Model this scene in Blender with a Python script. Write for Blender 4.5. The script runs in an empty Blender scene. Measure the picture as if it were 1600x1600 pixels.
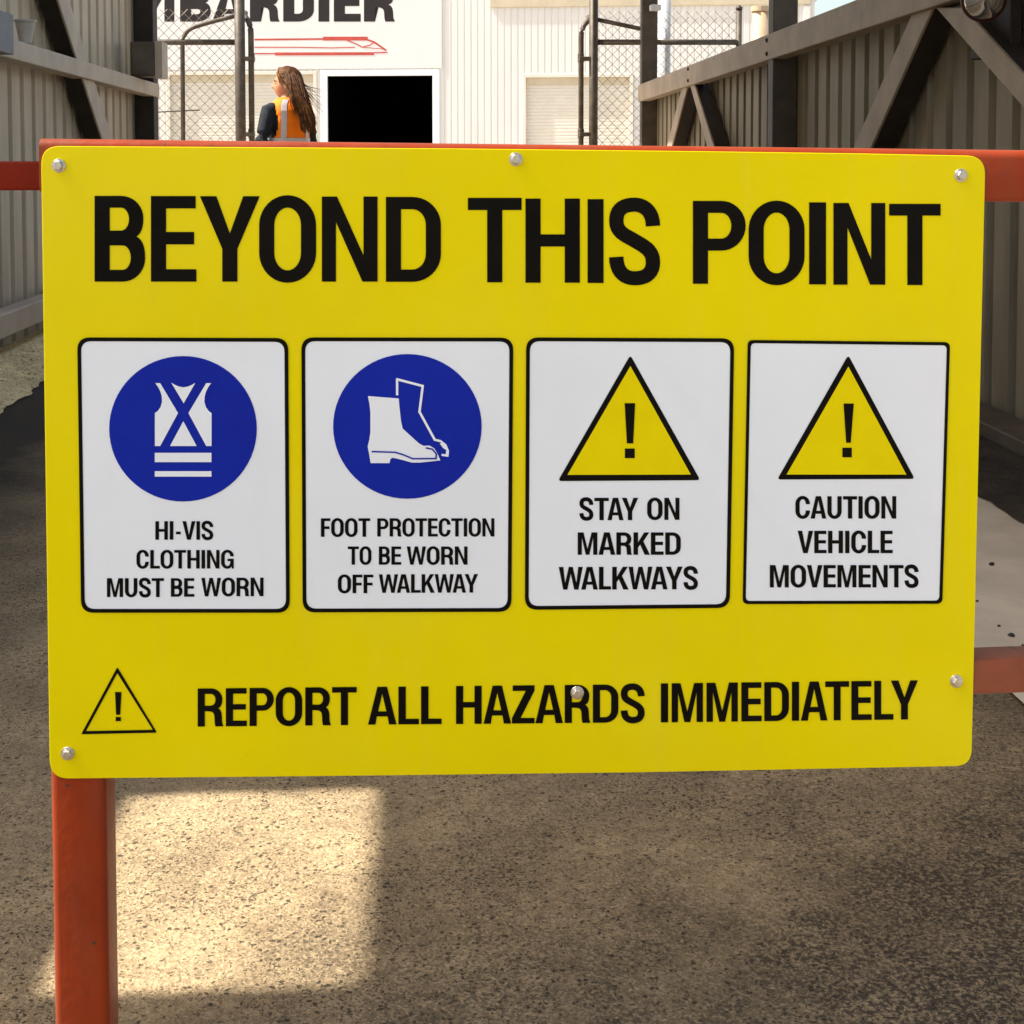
import bpy, math, random
from mathutils import Vector, Matrix
from mathutils.geometry import tessellate_polygon
R = math.radians
random.seed(7)
SC = bpy.context.scene
COL = SC.collection

# ------------------------------------------------------------------ camera
F = 2200.0                      # focal length in photo pixels (photo 1600 wide)
EYE = Vector((0, 0, 0.93))
PITCH = R(2.94)
HORIZON = 245.0
PX0, PY0 = 800.0, HORIZON + F * math.tan(PITCH)
YAW = math.atan(134.0 / F * math.cos(PITCH))
FW = Vector((math.sin(YAW) * math.cos(PITCH), math.cos(YAW) * math.cos(PITCH), -math.sin(PITCH)))
RT = Vector((math.cos(YAW), -math.sin(YAW), 0))
UP = RT.cross(FW)
cam_d = bpy.data.cameras.new('camera')
cam = bpy.data.objects.new('camera', cam_d)
COL.objects.link(cam)
m = Matrix((RT, UP, -FW)).transposed().to_4x4()
m.translation = EYE
cam.matrix_world = m
cam_d.sensor_width = 36.0
cam_d.lens = F * 36.0 / 1600.0
cam_d.shift_y = -(800.0 - PY0) / 1600.0
cam_d.clip_start = 0.05
cam_d.clip_end = 2000
SC.camera = cam

# ------------------------------------------------------------------ sky, sun, exposure
SUN_EL, SUN_AZ = 55.0, -90.0     # sun stands to the left of the view (-X)
W = bpy.data.worlds.new('World')
SC.world = W
W.use_nodes = True
nt = W.node_tree
nt.nodes.clear()
sky = nt.nodes.new('ShaderNodeTexSky')
sky.sky_type = 'NISHITA'
sky.sun_disc = False
sky.sun_elevation = R(SUN_EL)
sky.sun_rotation = R(SUN_AZ)
sky.air_density = 0.9
sky.dust_density = 2.5
sky.ozone_density = 0.7
bg = nt.nodes.new('ShaderNodeBackground')
bg.inputs[1].default_value = 0.13
wo = nt.nodes.new('ShaderNodeOutputWorld')
tint = nt.nodes.new('ShaderNodeMix'); tint.data_type = 'RGBA'; tint.blend_type = 'MULTIPLY'
tint.inputs[0].default_value = 1.0
tint.inputs[7].default_value = (1.10, 1.0, 0.85, 1)      # slightly hazy, warm sky
nt.links.new(sky.outputs[0], tint.inputs[6])
nt.links.new(tint.outputs[2], bg.inputs[0])
nt.links.new(bg.outputs[0], wo.inputs[0])
sd = bpy.data.lights.new('sun', 'SUN')
sd.energy = 4.2
sd.angle = R(0.6)
sd.color = (1.0, 0.95, 0.87)
sun = bpy.data.objects.new('sun', sd)
COL.objects.link(sun)
to_sun = Vector((math.sin(R(SUN_AZ)) * math.cos(R(SUN_EL)), math.cos(R(SUN_AZ)) * math.cos(R(SUN_EL)), math.sin(R(SUN_EL))))
sun.rotation_euler = to_sun.to_track_quat('Z', 'Y').to_euler()
SC.view_settings.view_transform = 'Standard'
SC.view_settings.look = 'None'
SC.view_settings.gamma = 1
SC.view_settings.exposure = 1.14
SC.cycles.max_bounces = 8
SC.cycles.diffuse_bounces = 5

# ------------------------------------------------------------------ measuring helpers
def ray(x, y):
    return FW + RT * ((x - PX0) / F) - UP * ((y - PY0) / F)
def on_y(x, y, Y):
    d = ray(x, y); return EYE + d * ((Y - EYE.y) / d.y)
def on_x(x, y, X):
    d = ray(x, y); return EYE + d * ((X - EYE.x) / d.x)
def on_z(x, y, Z):
    d = ray(x, y); return EYE + d * ((Z - EYE.z) / d.z)
def on_plane(x, y, p, n):
    d = ray(x, y); return EYE + d * ((p - EYE).dot(n) / d.dot(n))

# ------------------------------------------------------------------ materials
def mat(name, col, rough=0.5, metal=0.0, spec=0.5, var=0.0, vscale=8.0, bump=0.0, bscale=60.0, col2=None, coat=0.0, stretch=None, sheen=0.0, chips=None, dust=0.0):
    m = bpy.data.materials.new(name)
    m.use_nodes = True
    n = m.node_tree.nodes; l = m.node_tree.links
    b = n['Principled BSDF']
    b.inputs['Base Color'].default_value = (*col, 1)
    b.inputs['Roughness'].default_value = rough
    b.inputs['Metallic'].default_value = metal
    b.inputs['Specular IOR Level'].default_value = spec
    b.inputs['Coat Weight'].default_value = coat
    b.inputs['Sheen Weight'].default_value = sheen; b.inputs['Sheen Roughness'].default_value = 0.45; b.inputs['Sheen Tint'].default_value = (1.0, 0.72, 0.55, 1)
    tc = n.new('ShaderNodeTexCoord')
    src = tc.outputs['Object']
    if stretch:
        mp = n.new('ShaderNodeMapping'); mp.inputs['Scale'].default_value = stretch
        l.new(src, mp.inputs[0]); src = mp.outputs[0]
    if var > 0 or col2:
        nz = n.new('ShaderNodeTexNoise'); nz.inputs['Scale'].default_value = vscale
        nz.inputs['Detail'].default_value = 6; nz.inputs['Roughness'].default_value = 0.65
        l.new(src, nz.inputs['Vector'])
        cr = n.new('ShaderNodeValToRGB')
        c2 = col2 or tuple(c * (1 - var) for c in col)
        c1 = col if col2 else tuple(min(1, c * (1 + var * 0.6)) for c in col)
        cr.color_ramp.elements[0].position = 0.36; cr.color_ramp.elements[0].color = (*c2, 1)
        cr.color_ramp.elements[1].position = 0.64; cr.color_ramp.elements[1].color = (*c1, 1)
        l.new(nz.outputs['Fac'], cr.inputs[0]); l.new(cr.outputs[0], b.inputs['Base Color'])
    if chips or dust:
        cur = b.inputs['Base Color'].links[0].from_socket if b.inputs['Base Color'].links else None
        def over(cur, scale, p0, p1, c, amt, st=None):
            q = n.new('ShaderNodeTexNoise'); q.inputs['Scale'].default_value = scale; q.inputs['Detail'].default_value = 5; q.inputs['Roughness'].default_value = 0.6
            v = tc.outputs['Object']
            if st:
                mp2 = n.new('ShaderNodeMapping'); mp2.inputs['Scale'].default_value = st; l.new(v, mp2.inputs[0]); v = mp2.outputs[0]
            l.new(v, q.inputs['Vector'])
            k = n.new('ShaderNodeMapRange'); k.inputs['From Min'].default_value = p0; k.inputs['From Max'].default_value = p1; k.inputs['To Max'].default_value = amt
            l.new(q.outputs['Fac'], k.inputs[0])
            x = n.new('ShaderNodeMix'); x.data_type = 'RGBA'; l.new(k.outputs[0], x.inputs[0])
            if cur: l.new(cur, x.inputs[6])
            else: x.inputs[6].default_value = (*col, 1)
            x.inputs[7].default_value = (*c, 1); return x.outputs[2]
        if dust:
            cur = over(cur, 2.5, 0.50, 0.75, (0.62, 0.56, 0.40), dust)
            cur = over(cur, 16, 0.55, 0.72, (0.50, 0.42, 0.22), dust * 0.9, (2.4, 1, 0.22))
            cur = over(cur, 150, 0.70, 0.73, (0.20, 0.15, 0.06), dust * 2.0)
        if chips:
            cur = over(cur, 48, 0.685, 0.70, chips, 0.9)
            cur = over(cur, 9, 0.52, 0.74, (0.16, 0.10, 0.06), 0.35, (1, 1, 0.3))
        l.new(cur, b.inputs['Base Color'])
    if bump > 0:
        nb = n.new('ShaderNodeTexNoise'); nb.inputs['Scale'].default_value = bscale; nb.inputs['Detail'].default_value = 4
        l.new(src, nb.inputs['Vector'])
        bp = n.new('ShaderNodeBump'); bp.inputs['Strength'].default_value = 1.0; bp.inputs['Distance'].default_value = bump
        l.new(nb.outputs['Fac'], bp.inputs['Height']); l.new(bp.outputs[0], b.inputs['Normal'])
    return m

M = {}
M['yellow'] = mat('sign_yellow', (0.80, 0.665, 0.001), 0.42, spec=0.05, dust=0.035, var=0.035, vscale=3.0, bump=0.0004, bscale=5.0)
M['vinyl_yellow'] = mat('vinyl_yellow', (0.78, 0.64, 0.001), 0.42, spec=0.05, var=0.03, vscale=20)
M['vinyl_black'] = mat('vinyl_black', (0.005, 0.004, 0.003), 0.4, spec=0.06, var=0.3, vscale=12)
M['vinyl_white'] = mat('vinyl_white', (0.785, 0.825, 0.885), 0.42, spec=0.2, dust=0.03, var=0.02, vscale=6)
M['vinyl_blue'] = mat('vinyl_blue', (0.003, 0.017, 0.34), 0.42, spec=0.12, var=0.08, vscale=9)
M['orange'] = mat('orange_paint', (0.262, 0.029, 0.004), 0.45, spec=0.18, sheen=0.18, chips=(0.07, 0.035, 0.025), var=0.14, vscale=9, bump=0.0006, bscale=90)
M['faded_red'] = mat('faded_red_paint', (0.265, 0.075, 0.036), 0.55, spec=0.15, var=0.2, vscale=14, sheen=0.3, chips=(0.06, 0.035, 0.025))
M['red_rail'] = mat('oxide_red_paint', (0.20, 0.016, 0.004), 0.45, spec=0.1, var=0.16, vscale=11, bump=0.0005, bscale=90)
M['bolt'] = mat('zinc_bolt', (0.50, 0.46, 0.41), 0.34, metal=0.85, var=0.2, vscale=120)
M['clad'] = mat('cream_cladding', (0.61, 0.51, 0.37), 0.5, spec=0.35, var=0.2, vscale=2.2, stretch=(1, 2.0, 0.35), bump=0.001, bscale=12)
M['clad_dark'] = mat('dark_cladding', (0.27, 0.225, 0.15), 0.55, spec=0.3, var=0.28, vscale=2.2, stretch=(1, 2.0, 0.35), bump=0.001, bscale=12)  # darker tone than the left wall's cladding
M['steel'] = mat('taupe_steel', (0.55, 0.45, 0.345), 0.5, spec=0.4, var=0.16, vscale=5, bump=0.0008, bscale=40)
M['steel_r'] = mat('taupe_steel_dull', (0.40, 0.315, 0.235), 0.55, spec=0.35, var=0.2, vscale=5, bump=0.0008, bscale=40)
M['brown'] = mat('brown_steel', (0.12, 0.092, 0.068), 0.55, spec=0.35, var=0.3, vscale=6, bump=0.0008, bscale=40)
M['post'] = mat('grey_brown_post', (0.085, 0.067, 0.050), 0.55, spec=0.3, var=0.3, vscale=6)
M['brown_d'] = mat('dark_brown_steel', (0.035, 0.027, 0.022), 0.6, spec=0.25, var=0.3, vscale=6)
M['bwhite'] = mat('white_cladding', (0.77, 0.735, 0.69), 0.5, spec=0.3, var=0.04, vscale=0.8, stretch=(1, 1, 0.3))
M['board'] = mat('white_board', (0.77, 0.745, 0.72), 0.4, spec=0.35, var=0.02, vscale=1.0)
M['trim'] = mat('white_trim', (0.84, 0.84, 0.82), 0.45, spec=0.35, var=0.03, vscale=3)
M['beige'] = mat('beige_trim', (0.62, 0.53, 0.38), 0.5, spec=0.3, var=0.08, vscale=3)
M['roller'] = mat('cream_roller_door', (0.76, 0.70, 0.60), 0.5, spec=0.3, var=0.06, vscale=1.5)
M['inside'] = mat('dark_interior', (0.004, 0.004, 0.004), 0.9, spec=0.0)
M['letter'] = mat('charcoal_letter', (0.022, 0.016, 0.016), 0.5, spec=0.3, var=0.2, vscale=3)
M['logo_red'] = mat('logo_red', (0.55, 0.08, 0.06), 0.5, spec=0.3, var=0.15, vscale=4)
M['galv'] = mat('weathered_pipe', (0.105, 0.085, 0.062), 0.55, metal=0.25, spec=0.4, var=0.35, vscale=14, bump=0.001, bscale=60)
M['wire'] = mat('chain_wire', (0.30, 0.25, 0.19), 0.5, metal=0.3, var=0.3, vscale=12)
M['tan'] = mat('tan_pipe', (0.52, 0.38, 0.24), 0.5, var=0.15, vscale=4)
M['pipe_white'] = mat('white_pipe', (0.66, 0.66, 0.67), 0.4, var=0.06, vscale=4)
M['bluegrey'] = mat('blue_grey_paint', (0.16, 0.18, 0.22), 0.5, var=0.2, vscale=9)
M['plastic'] = mat('pale_plastic', (0.55, 0.50, 0.44), 0.45, var=0.15, vscale=14)
M['chrome'] = mat('lamp_glass', (0.80, 0.78, 0.74), 0.06, metal=0.95)
M['lamp_dark'] = mat('lamp_housing', (0.02, 0.018, 0.018), 0.45, var=0.3, vscale=20)
M['red_ring'] = mat('red_ring', (0.06, 0.015, 0.013), 0.4, var=0.1, vscale=20)
M['skin'] = mat('skin', (0.50, 0.24, 0.13), 0.5, spec=0.35, var=0.08, vscale=20)
M['vest'] = mat('orange_vest', (1.0, 0.21, 0.004), 0.65, spec=0.2, var=0.10, vscale=14, bump=0.004, bscale=14)
M['reflect'] = mat('reflective_tape', (0.52, 0.47, 0.47), 0.35, spec=0.5, var=0.08, vscale=16)
M['navy'] = mat('navy_shirt', (0.016, 0.020, 0.026), 0.8, spec=0.2, var=0.3, vscale=14, bump=0.004, bscale=18)
M['trouser'] = mat('dark_trousers', (0.02, 0.022, 0.03), 0.8, spec=0.2, var=0.3, vscale=14)
M['boot'] = mat('brown_boots', (0.10, 0.055, 0.025), 0.55, var=0.2, vscale=14)
M['hair'] = mat('brown_hair', (0.125, 0.052, 0.016), 0.55, spec=0.12, col2=(0.035, 0.014, 0.006), vscale=28)
M['hair_lt'] = mat('light_brown_hair', (0.34, 0.17, 0.058), 0.55, spec=0.12, col2=(0.15, 0.065, 0.020), vscale=28)
M['eye'] = mat('eye_dark', (0.02, 0.012, 0.01), 0.2)

def ground_mat(name, light, mid, dark, dark_amt, chip=0.011, stain=(0.10, 0.085, 0.065), stain_pos=(0.50, 0.66), side=None):
    m = bpy.data.materials.new(name); m.use_nodes = True
    n = m.node_tree.nodes; l = m.node_tree.links; b = n['Principled BSDF']
    b.inputs['Roughness'].default_value = 0.85; b.inputs['Specular IOR Level'].default_value = 0.25
    tc = n.new('ShaderNodeTexCoord').outputs['Object']
    def noise(scale, detail=5, rough=0.6):
        q = n.new('ShaderNodeTexNoise'); q.inputs['Scale'].default_value = scale
        q.inputs['Detail'].default_value = detail; q.inputs['Roughness'].default_value = rough
        l.new(tc, q.inputs['Vector']); return q.outputs['Fac']
    def ramp(fac, p0, c0, p1, c1):
        q = n.new('ShaderNodeValToRGB'); e = q.color_ramp.elements
        e[0].position = p0; e[0].color = (*c0, 1) if len(c0) == 3 else c0
        e[1].position = p1; e[1].color = (*c1, 1) if len(c1) == 3 else c1
        l.new(fac, q.inputs[0]); return q.outputs[0]
    def mix(fac, a, c, mode='MIX'):
        q = n.new('ShaderNodeMix'); q.data_type = 'RGBA'; q.blend_type = mode
        if isinstance(fac, float): q.inputs[0].default_value = fac
        else: l.new(fac, q.inputs[0])
        l.new(a, q.inputs[6])
        if isinstance(c, tuple): q.inputs[7].default_value = (*c, 1)
        else: l.new(c, q.inputs[7])
        return q.outputs[2]
    base = ramp(noise(210, 5, 0.75), 0.38, mid, 0.62, light)          # fine sand matrix
    # stones: random tone per voronoi cell, on warped coordinates so that no chip is round
    wn = n.new('ShaderNodeTexNoise'); wn.inputs['Scale'].default_value = 95; wn.inputs['Detail'].default_value = 3
    l.new(tc, wn.inputs['Vector'])
    wa = n.new('ShaderNodeVectorMath'); wa.operation = 'MULTIPLY_ADD'; wa.inputs[1].default_value = (0.011, 0.011, 0.0)
    l.new(wn.outputs['Color'], wa.inputs[0]); l.new(tc, wa.inputs[2])
    def cells(scale):
        v = n.new('ShaderNodeTexVoronoi'); v.inputs['Scale'].default_value = scale
        l.new(wa.outputs[0], v.inputs['Vector'])
        q = n.new('ShaderNodeSeparateColor'); l.new(v.outputs['Color'], q.inputs[0]); return v, q
    vo, sep = cells(1.0 / chip)
    stone = ramp(sep.outputs[0], 0.0, tuple(c * 0.72 for c in mid), 1.0, tuple(min(1, c * 1.12) for c in light))
    c = mix(0.5, base, stone)
    big = noise(2.2, 6, 0.66)
    for scale, lo, hi, op in ((1.0 / chip, 0.02, dark_amt, 0.85), (1.9 / chip, 0.05, dark_amt * 1.15, 0.8), (3.4 / chip, 0.08, dark_amt, 0.7)):
        v2, s2 = cells(scale)
        dens = ramp(big, 0.36, (lo,) * 3, 0.68, (hi,) * 3)
        gt = n.new('ShaderNodeMath'); gt.operation = 'LESS_THAN'
        l.new(s2.outputs[1], gt.inputs[0]); l.new(dens, gt.inputs[1])
        ds = ramp(v2.outputs['Distance'], 0.34, (op,) * 3, 0.50, (0, 0, 0))
        mu = n.new('ShaderNodeMath'); mu.operation = 'MULTIPLY'
        l.new(gt.outputs[0], mu.inputs[0]); l.new(ds, mu.inputs[1])
        c = mix(mu.outputs[0], c, mix(s2.outputs[2], c, dark) if False else dark)
    # pale grit
    v3, s3 = cells(2.6 / chip)
    gg = ramp(s3.outputs[0], 0.80, (0, 0, 0), 0.84, (0.55,) * 3)
    c = mix(gg, c, tuple(min(1, q * 1.25) for q in light))
    # traffic and damp stains
    st = ramp(noise(1.35, 6, 0.6), stain_pos[0], (0, 0, 0), stain_pos[1], (0.8,) * 3)
    c = mix(st, c, mix(0.5, c, stain), 'MIX')
    st2 = ramp(noise(5.0, 6, 0.7), 0.42, (0.82,) * 3, 0.6, (1.08, 1.08, 1.08))
    c = mix(1.0, c, st2, 'MULTIPLY')
    if side:
        sz = n.new('ShaderNodeSeparateXYZ'); l.new(tc, sz.inputs[0])
        def lin(a, kx, ky, k0):
            q1 = n.new('ShaderNodeMath'); q1.operation = 'MULTIPLY_ADD'; q1.inputs[1].default_value = kx; q1.inputs[2].default_value = k0; l.new(sz.outputs[0], q1.inputs[0])
            q2 = n.new('ShaderNodeMath'); q2.operation = 'MULTIPLY_ADD'; q2.inputs[1].default_value = ky; l.new(sz.outputs[1], q2.inputs[0]); l.new(q1.outputs[0], q2.inputs[2])
            q3 = n.new('ShaderNodeMath'); q3.operation = 'MULTIPLY_ADD'; q3.inputs[1].default_value = 1.3; l.new(a, q3.inputs[0]); l.new(q2.outputs[0], q3.inputs[2]); return q3.outputs[0]
        # dark blotches: grow stronger towards the near right of the driveway
        dz = lin(noise(4.2, 7, 0.7), 0.45, -0.66, 0.70)
        df = ramp(dz, 0.14, (0, 0, 0), 0.60, (0.92,) * 3)
        fine = ramp(noise(170, 5, 0.68), 0.42, (0.22,) * 3, 0.56, (1, 1, 1))
        c = mix(mix(1.0, df, fine, 'MULTIPLY'), c, (0.048, 0.037, 0.026))
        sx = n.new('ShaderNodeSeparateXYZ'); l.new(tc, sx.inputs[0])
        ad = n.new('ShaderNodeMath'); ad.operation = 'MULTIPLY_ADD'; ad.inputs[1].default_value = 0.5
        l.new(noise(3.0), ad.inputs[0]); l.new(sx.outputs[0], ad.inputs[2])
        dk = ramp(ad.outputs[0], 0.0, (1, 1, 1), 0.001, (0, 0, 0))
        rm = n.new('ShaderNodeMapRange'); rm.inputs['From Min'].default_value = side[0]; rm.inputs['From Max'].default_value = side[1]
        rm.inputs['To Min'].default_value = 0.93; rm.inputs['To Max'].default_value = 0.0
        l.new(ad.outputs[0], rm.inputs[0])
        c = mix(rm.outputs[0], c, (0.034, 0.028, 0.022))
    l.new(c, b.inputs['Base Color'])
    bp = n.new('ShaderNodeBump'); bp.inputs['Strength'].default_value = 0.7; bp.inputs['Distance'].default_value = 0.004
    hm = n.new('ShaderNodeMath'); hm.operation = 'ADD'
    l.new(noise(260, 4, 0.7), hm.inputs[0]); l.new(vo.outputs['Distance'], hm.inputs[1])
    l.new(hm.outputs[0], bp.inputs['Height']); l.new(bp.outputs[0], b.inputs['Normal'])
    return m
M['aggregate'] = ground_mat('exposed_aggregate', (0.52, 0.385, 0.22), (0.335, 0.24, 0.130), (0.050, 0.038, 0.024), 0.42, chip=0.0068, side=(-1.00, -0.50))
M['apron'] = mat('concrete_apron', (0.40, 0.36, 0.30), 0.85, spec=0.2, var=0.25, vscale=1.5, bump=0.003, bscale=60)
M['asphalt'] = mat('dark_asphalt', (0.040, 0.036, 0.032), 0.8, spec=0.3, var=0.4, vscale=7, bump=0.006, bscale=120)
M['footpath'] = mat('smooth_concrete', (0.72, 0.615, 0.47), 0.75, spec=0.25, var=0.13, vscale=4.5, bump=0.001, bscale=60)
M['gutter'] = mat('damp_dirt', (0.060, 0.048, 0.035), 0.85, spec=0.2, var=0.4, vscale=6, bump=0.01, bscale=40)
M['gravel'] = ground_mat('sun_bright_gravel', (0.98, 0.75, 0.41), (0.82, 0.60, 0.30), (0.25, 0.18, 0.08), 0.20, chip=0.018, stain_pos=(0.7, 0.9))  # colour pushed bright in place of sunlight on the verge

# ------------------------------------------------------------------ mesh helpers
class MB:
    def __init__(s): s.v = []; s.f = []
    def add(s, vs, fs):
        o = len(s.v); s.v += [Vector(p) for p in vs]; s.f += [tuple(i + o for i in f) for f in fs]; return s
    def hexa(s, p):     # 8 points: bottom 4 ccw, top 4 ccw
        return s.add(p, [(3, 2, 1, 0), (4, 5, 6, 7), (0, 1, 5, 4), (1, 2, 6, 5), (2, 3, 7, 6), (3, 0, 4, 7)])
    def box(s, x0, x1, y0, y1, z0, z1):
        return s.hexa([(x0, y0, z0), (x1, y0, z0), (x1, y1, z0), (x0, y1, z0), (x0, y0, z1), (x1, y0, z1), (x1, y1, z1), (x0, y1, z1)])
    def quadprism(s, q, off):   # quad of points, extruded by off
        q = [Vector(a) for a in q]; return s.hexa(q + [a + Vector(off) for a in q])
    def sweep(s, pts, prof, upv=Vector((0, 0, 1)), closed_ends=True, scale=None):
        pts = [Vector(p) for p in pts]; n = len(prof); rings = []
        for i, p in enumerate(pts):
            a = pts[max(i - 1, 0)]; b = pts[min(i + 1, len(pts) - 1)]
            t = (b - a).normalized()
            u = upv if abs(t.dot(upv)) < 0.98 else Vector((0, 1, 0))
            x = t.cross(u).normalized(); y = x.cross(t)
            k = scale[i] if scale else 1.0
            rings.append([p + x * (q[0] * k) + y * (q[1] * k) for q in prof])
        o = len(s.v)
        for r in rings: s.v += r
        for i in range(len(rings) - 1):
            for j in range(n):
                j2 = (j + 1) % n
                s.f.append((o + i * n + j, o + i * n + j2, o + (i + 1) * n + j2, o + (i + 1) * n + j))
        if closed_ends:
            s.f.append(tuple(o + j for j in range(n))[::-1]); s.f.append(tuple(o + (len(rings) - 1) * n + j for j in range(n)))
        return s
    def tube(s, pts, r, n=10, scale=None):
        return s.sweep(pts, [(r * math.cos(2 * math.pi * k / n), r * math.sin(2 * math.pi * k / n)) for k in range(n)], scale=scale)
    def lathe(s, prof, c, ax=Vector((0, 0, 1)), n=24):
        ax = Vector(ax).normalized(); q = ax.to_track_quat('Z', 'Y'); c = Vector(c); o = len(s.v)
        for r, h in prof:
            for k in range(n):
                a = 2 * math.pi * k / n
                s.v.append(c + q @ Vector((r * math.cos(a), r * math.sin(a), h)))
        for i in range(len(prof) - 1):
            for k in range(n):
                k2 = (k + 1) % n
                s.f.append((o + i * n + k, o + i * n + k2, o + (i + 1) * n + k2, o + (i + 1) * n + k))
        s.f.append(tuple(o + k for k in range(n))[::-1]); s.f.append(tuple(o + (len(prof) - 1) * n + k for k in range(n)))
        return s
    def build(s, name, material, parent=None, smooth=False, bevel=0.0, seg=2, origin=None):
        me = bpy.data.meshes.new(name)
        org = Vector(origin) if origin is not None else Vector((0, 0, 0))
        me.from_pydata([tuple(p - org) for p in s.v], [], s.f)
        me.update()
        o = bpy.data.objects.new(name, me)
        COL.objects.link(o)
        me.materials.append(material)
        o.location = org
        if parent is not None:
            o.parent = parent
            o.location = org - world_loc(parent)
        if smooth:
            for p in me.polygons: p.use_smooth = True
        if bevel > 0:
            bm = o.modifiers.new('bevel', 'BEVEL'); bm.width = bevel; bm.segments = seg; bm.limit_method = 'ANGLE'; bm.angle_limit = R(35)
        return o
def world_loc(o):
    v = Vector(o.location)
    while o.parent is not None:
        o = o.parent; v += Vector(o.location)
    return v
def tag(o, label=None, cat=None, group=None, kind=None):
    if label: o['label'] = label
    if cat: o['category'] = cat
    if group: o['group'] = group
    if kind: o['kind'] = kind
    return o
def thing(name, loc, label, cat, group=None):
    o = bpy.data.objects.new(name, None); COL.objects.link(o); o.location = loc; o.empty_display_size = 0.1
    return tag(o, label, cat, group)
def rrect(w, h, r, n=5):
    out = []
    for cx, cy, a in ((w / 2 - r, h / 2 - r, 0), (-w / 2 + r, h / 2 - r, 90), (-w / 2 + r, -h / 2 + r, 180), (w / 2 - r, -h / 2 + r, 270)):
        for k in range(n + 1):
            t = R(a + 90 * k / n); out.append((cx + r * math.cos(t), cy + r * math.sin(t)))
    return out

# ------------------------------------------------------------------ ground
def sheet(name, x0, x1, y0, y1, z, material, nx=1, ny=1, jitter=0.0, edges=(True, True)):
    b = MB(); vs = []
    for j in range(ny + 1):
        for i in range(nx + 1):
            x = x0 + (x1 - x0) * i / nx; y = y0 + (y1 - y0) * j / ny
            if jitter and ((i == 0 and edges[0]) or (i == nx and edges[1])): x += random.uniform(-jitter, jitter)
            vs.append((x, y, z))
    fs = [(j * (nx + 1) + i, j * (nx + 1) + i + 1, (j + 1) * (nx + 1) + i + 1, (j + 1) * (nx + 1) + i) for j in range(ny) for i in range(nx)]
    b.add(vs, fs)
    return tag(b.build(name, material), kind='structure')
sheet('ground', -400, 400, -400, 900, 0.0, M['apron'])
sheet('driveway', -1.62, 1.02, -3.0, 12.5, 0.004, M['aggregate'])
sheet('footpath', 1.0, 1.60, -3.0, 12.5, 0.012, M['footpath'])
sheet('gutter', 1.50, 2.05, -3.0, 12.5, 0.016, M['gutter'], 4, 300, 0.018, (True, False))
# gravel verge: bumpy strip against the left wall
b = MB(); nx, ny = 14, 420; vs = []
for j in range(ny + 1):
    for i in range(nx + 1):
        x = -2.05 + 0.50 * i / nx; y = 1.42 + 8.6 * j / ny
        h = 0.016 + (0.045 * math.sin(math.pi * i / nx) + random.uniform(-0.008, 0.010)) if 0 < i < nx else 0.010
        if i == nx: x += 0.012 * math.sin(y * 5.1) + 0.010 * math.sin(y * 13.7 + 1) + 0.007 * math.sin(y * 31.0) + random.uniform(-0.004, 0.004)
        vs.append((x, y, h))
b.add(vs, [(j * (nx + 1) + i, j * (nx + 1) + i + 1, (j + 1) * (nx + 1) + i + 1, (j + 1) * (nx + 1) + i) for j in range(ny) for i in range(nx)])
tag(b.build('gravel_verge', M['gravel']), kind='structure')

# ------------------------------------------------------------------ left wall (tall, ribbed) with one opening that lets the sun patch in
RIB, PAN = 0.205, 0.135
def clad_profile(y0, y1, x, d):
    """(x, y) points of the trapezoid sheet; recesses go outward by d"""
    out = []; y = math.floor(y0 / RIB) * RIB
    while y < y1:
        for yy, xx in ((y, x), (y + PAN, x), (y + PAN + 0.012, x + d), (y + RIB - 0.012, x + d)):
            if y0 <= yy <= y1: out.append((xx, yy))
        y += RIB
    out = [(out[0][0], y0)] + out + [(out[-1][0], y1)]
    return out
def clad(bm, prof, z0, z1):
    vs = []; fs = []
    for x, y in prof: vs += [(x, y, z0), (x, y, z1)]
    for i in range(len(prof) - 1):
        fs.append((2 * i, 2 * i + 2, 2 * i + 3, 2 * i + 1))
    bm.add(vs, fs)
tanel = math.tan(R(SUN_EL))
LW, RW = -2.0, 2.0
WALL0 = 1.402
e0, e1 = on_x(241, 200, -1.86), on_x(247, 200, -1.86)
WALL1 = e0.y + 0.10
pa, pb = on_z(602, 1237, 0), on_z(562, 1543, 0)
OPY0, OPY1 = pb.y, pa.y
OPZ0 = (-0.430 + 1.985) * tanel
OPZ1 = ((pa.x + pb.x) / 2 - 0.004 + 2.08) * tanel
lw = thing('ribbed_wall', (LW, WALL0, 0), 'tall cream ribbed metal wall along the left side of the passage', 'wall')
b = MB()
d = -0.058
clad(b, clad_profile(WALL0, OPY0, LW, d), 0.0, 9.0)
clad(b, clad_profile(OPY0, OPY1, LW, d), 0.0, OPZ0)
clad(b, clad_profile(OPY0, OPY1, LW, d), OPZ1, 9.0)
clad(b, clad_profile(OPY1, WALL1, LW, d), 0.0, 9.0)
b.build('cladding', M['clad'], lw)
b = MB()
b.box(LW - 0.069, LW - 0.060, WALL0, OPY0, 0, 9.0); b.box(LW - 0.069, LW - 0.060, OPY1, WALL1, 0, 9.0)
b.box(LW - 0.069, LW - 0.060, OPY0, OPY1, 0, OPZ0); b.box(LW - 0.069, LW - 0.060, OPY0, OPY1, OPZ1, 9.0)
b.build('outer_skin', M['clad'], lw)
b = MB()
b.box(-2.08, -1.985, OPY0 - 0.05, OPY1 + 0.05, OPZ0 - 0.05, OPZ0); b.box(-2.08, -1.985, OPY0 - 0.05, OPY1 + 0.05, OPZ1, OPZ1 + 0.05)
b.box(-2.08, -1.985, OPY0 - 0.05, OPY0, OPZ0, OPZ1); b.box(-2.08, -1.985, OPY1, OPY1 + 0.05, OPZ0, OPZ1)
b.build('sun_patch_frame', M['brown'], lw)  # unseen frame, added to give the sun patch clean edges
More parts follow.
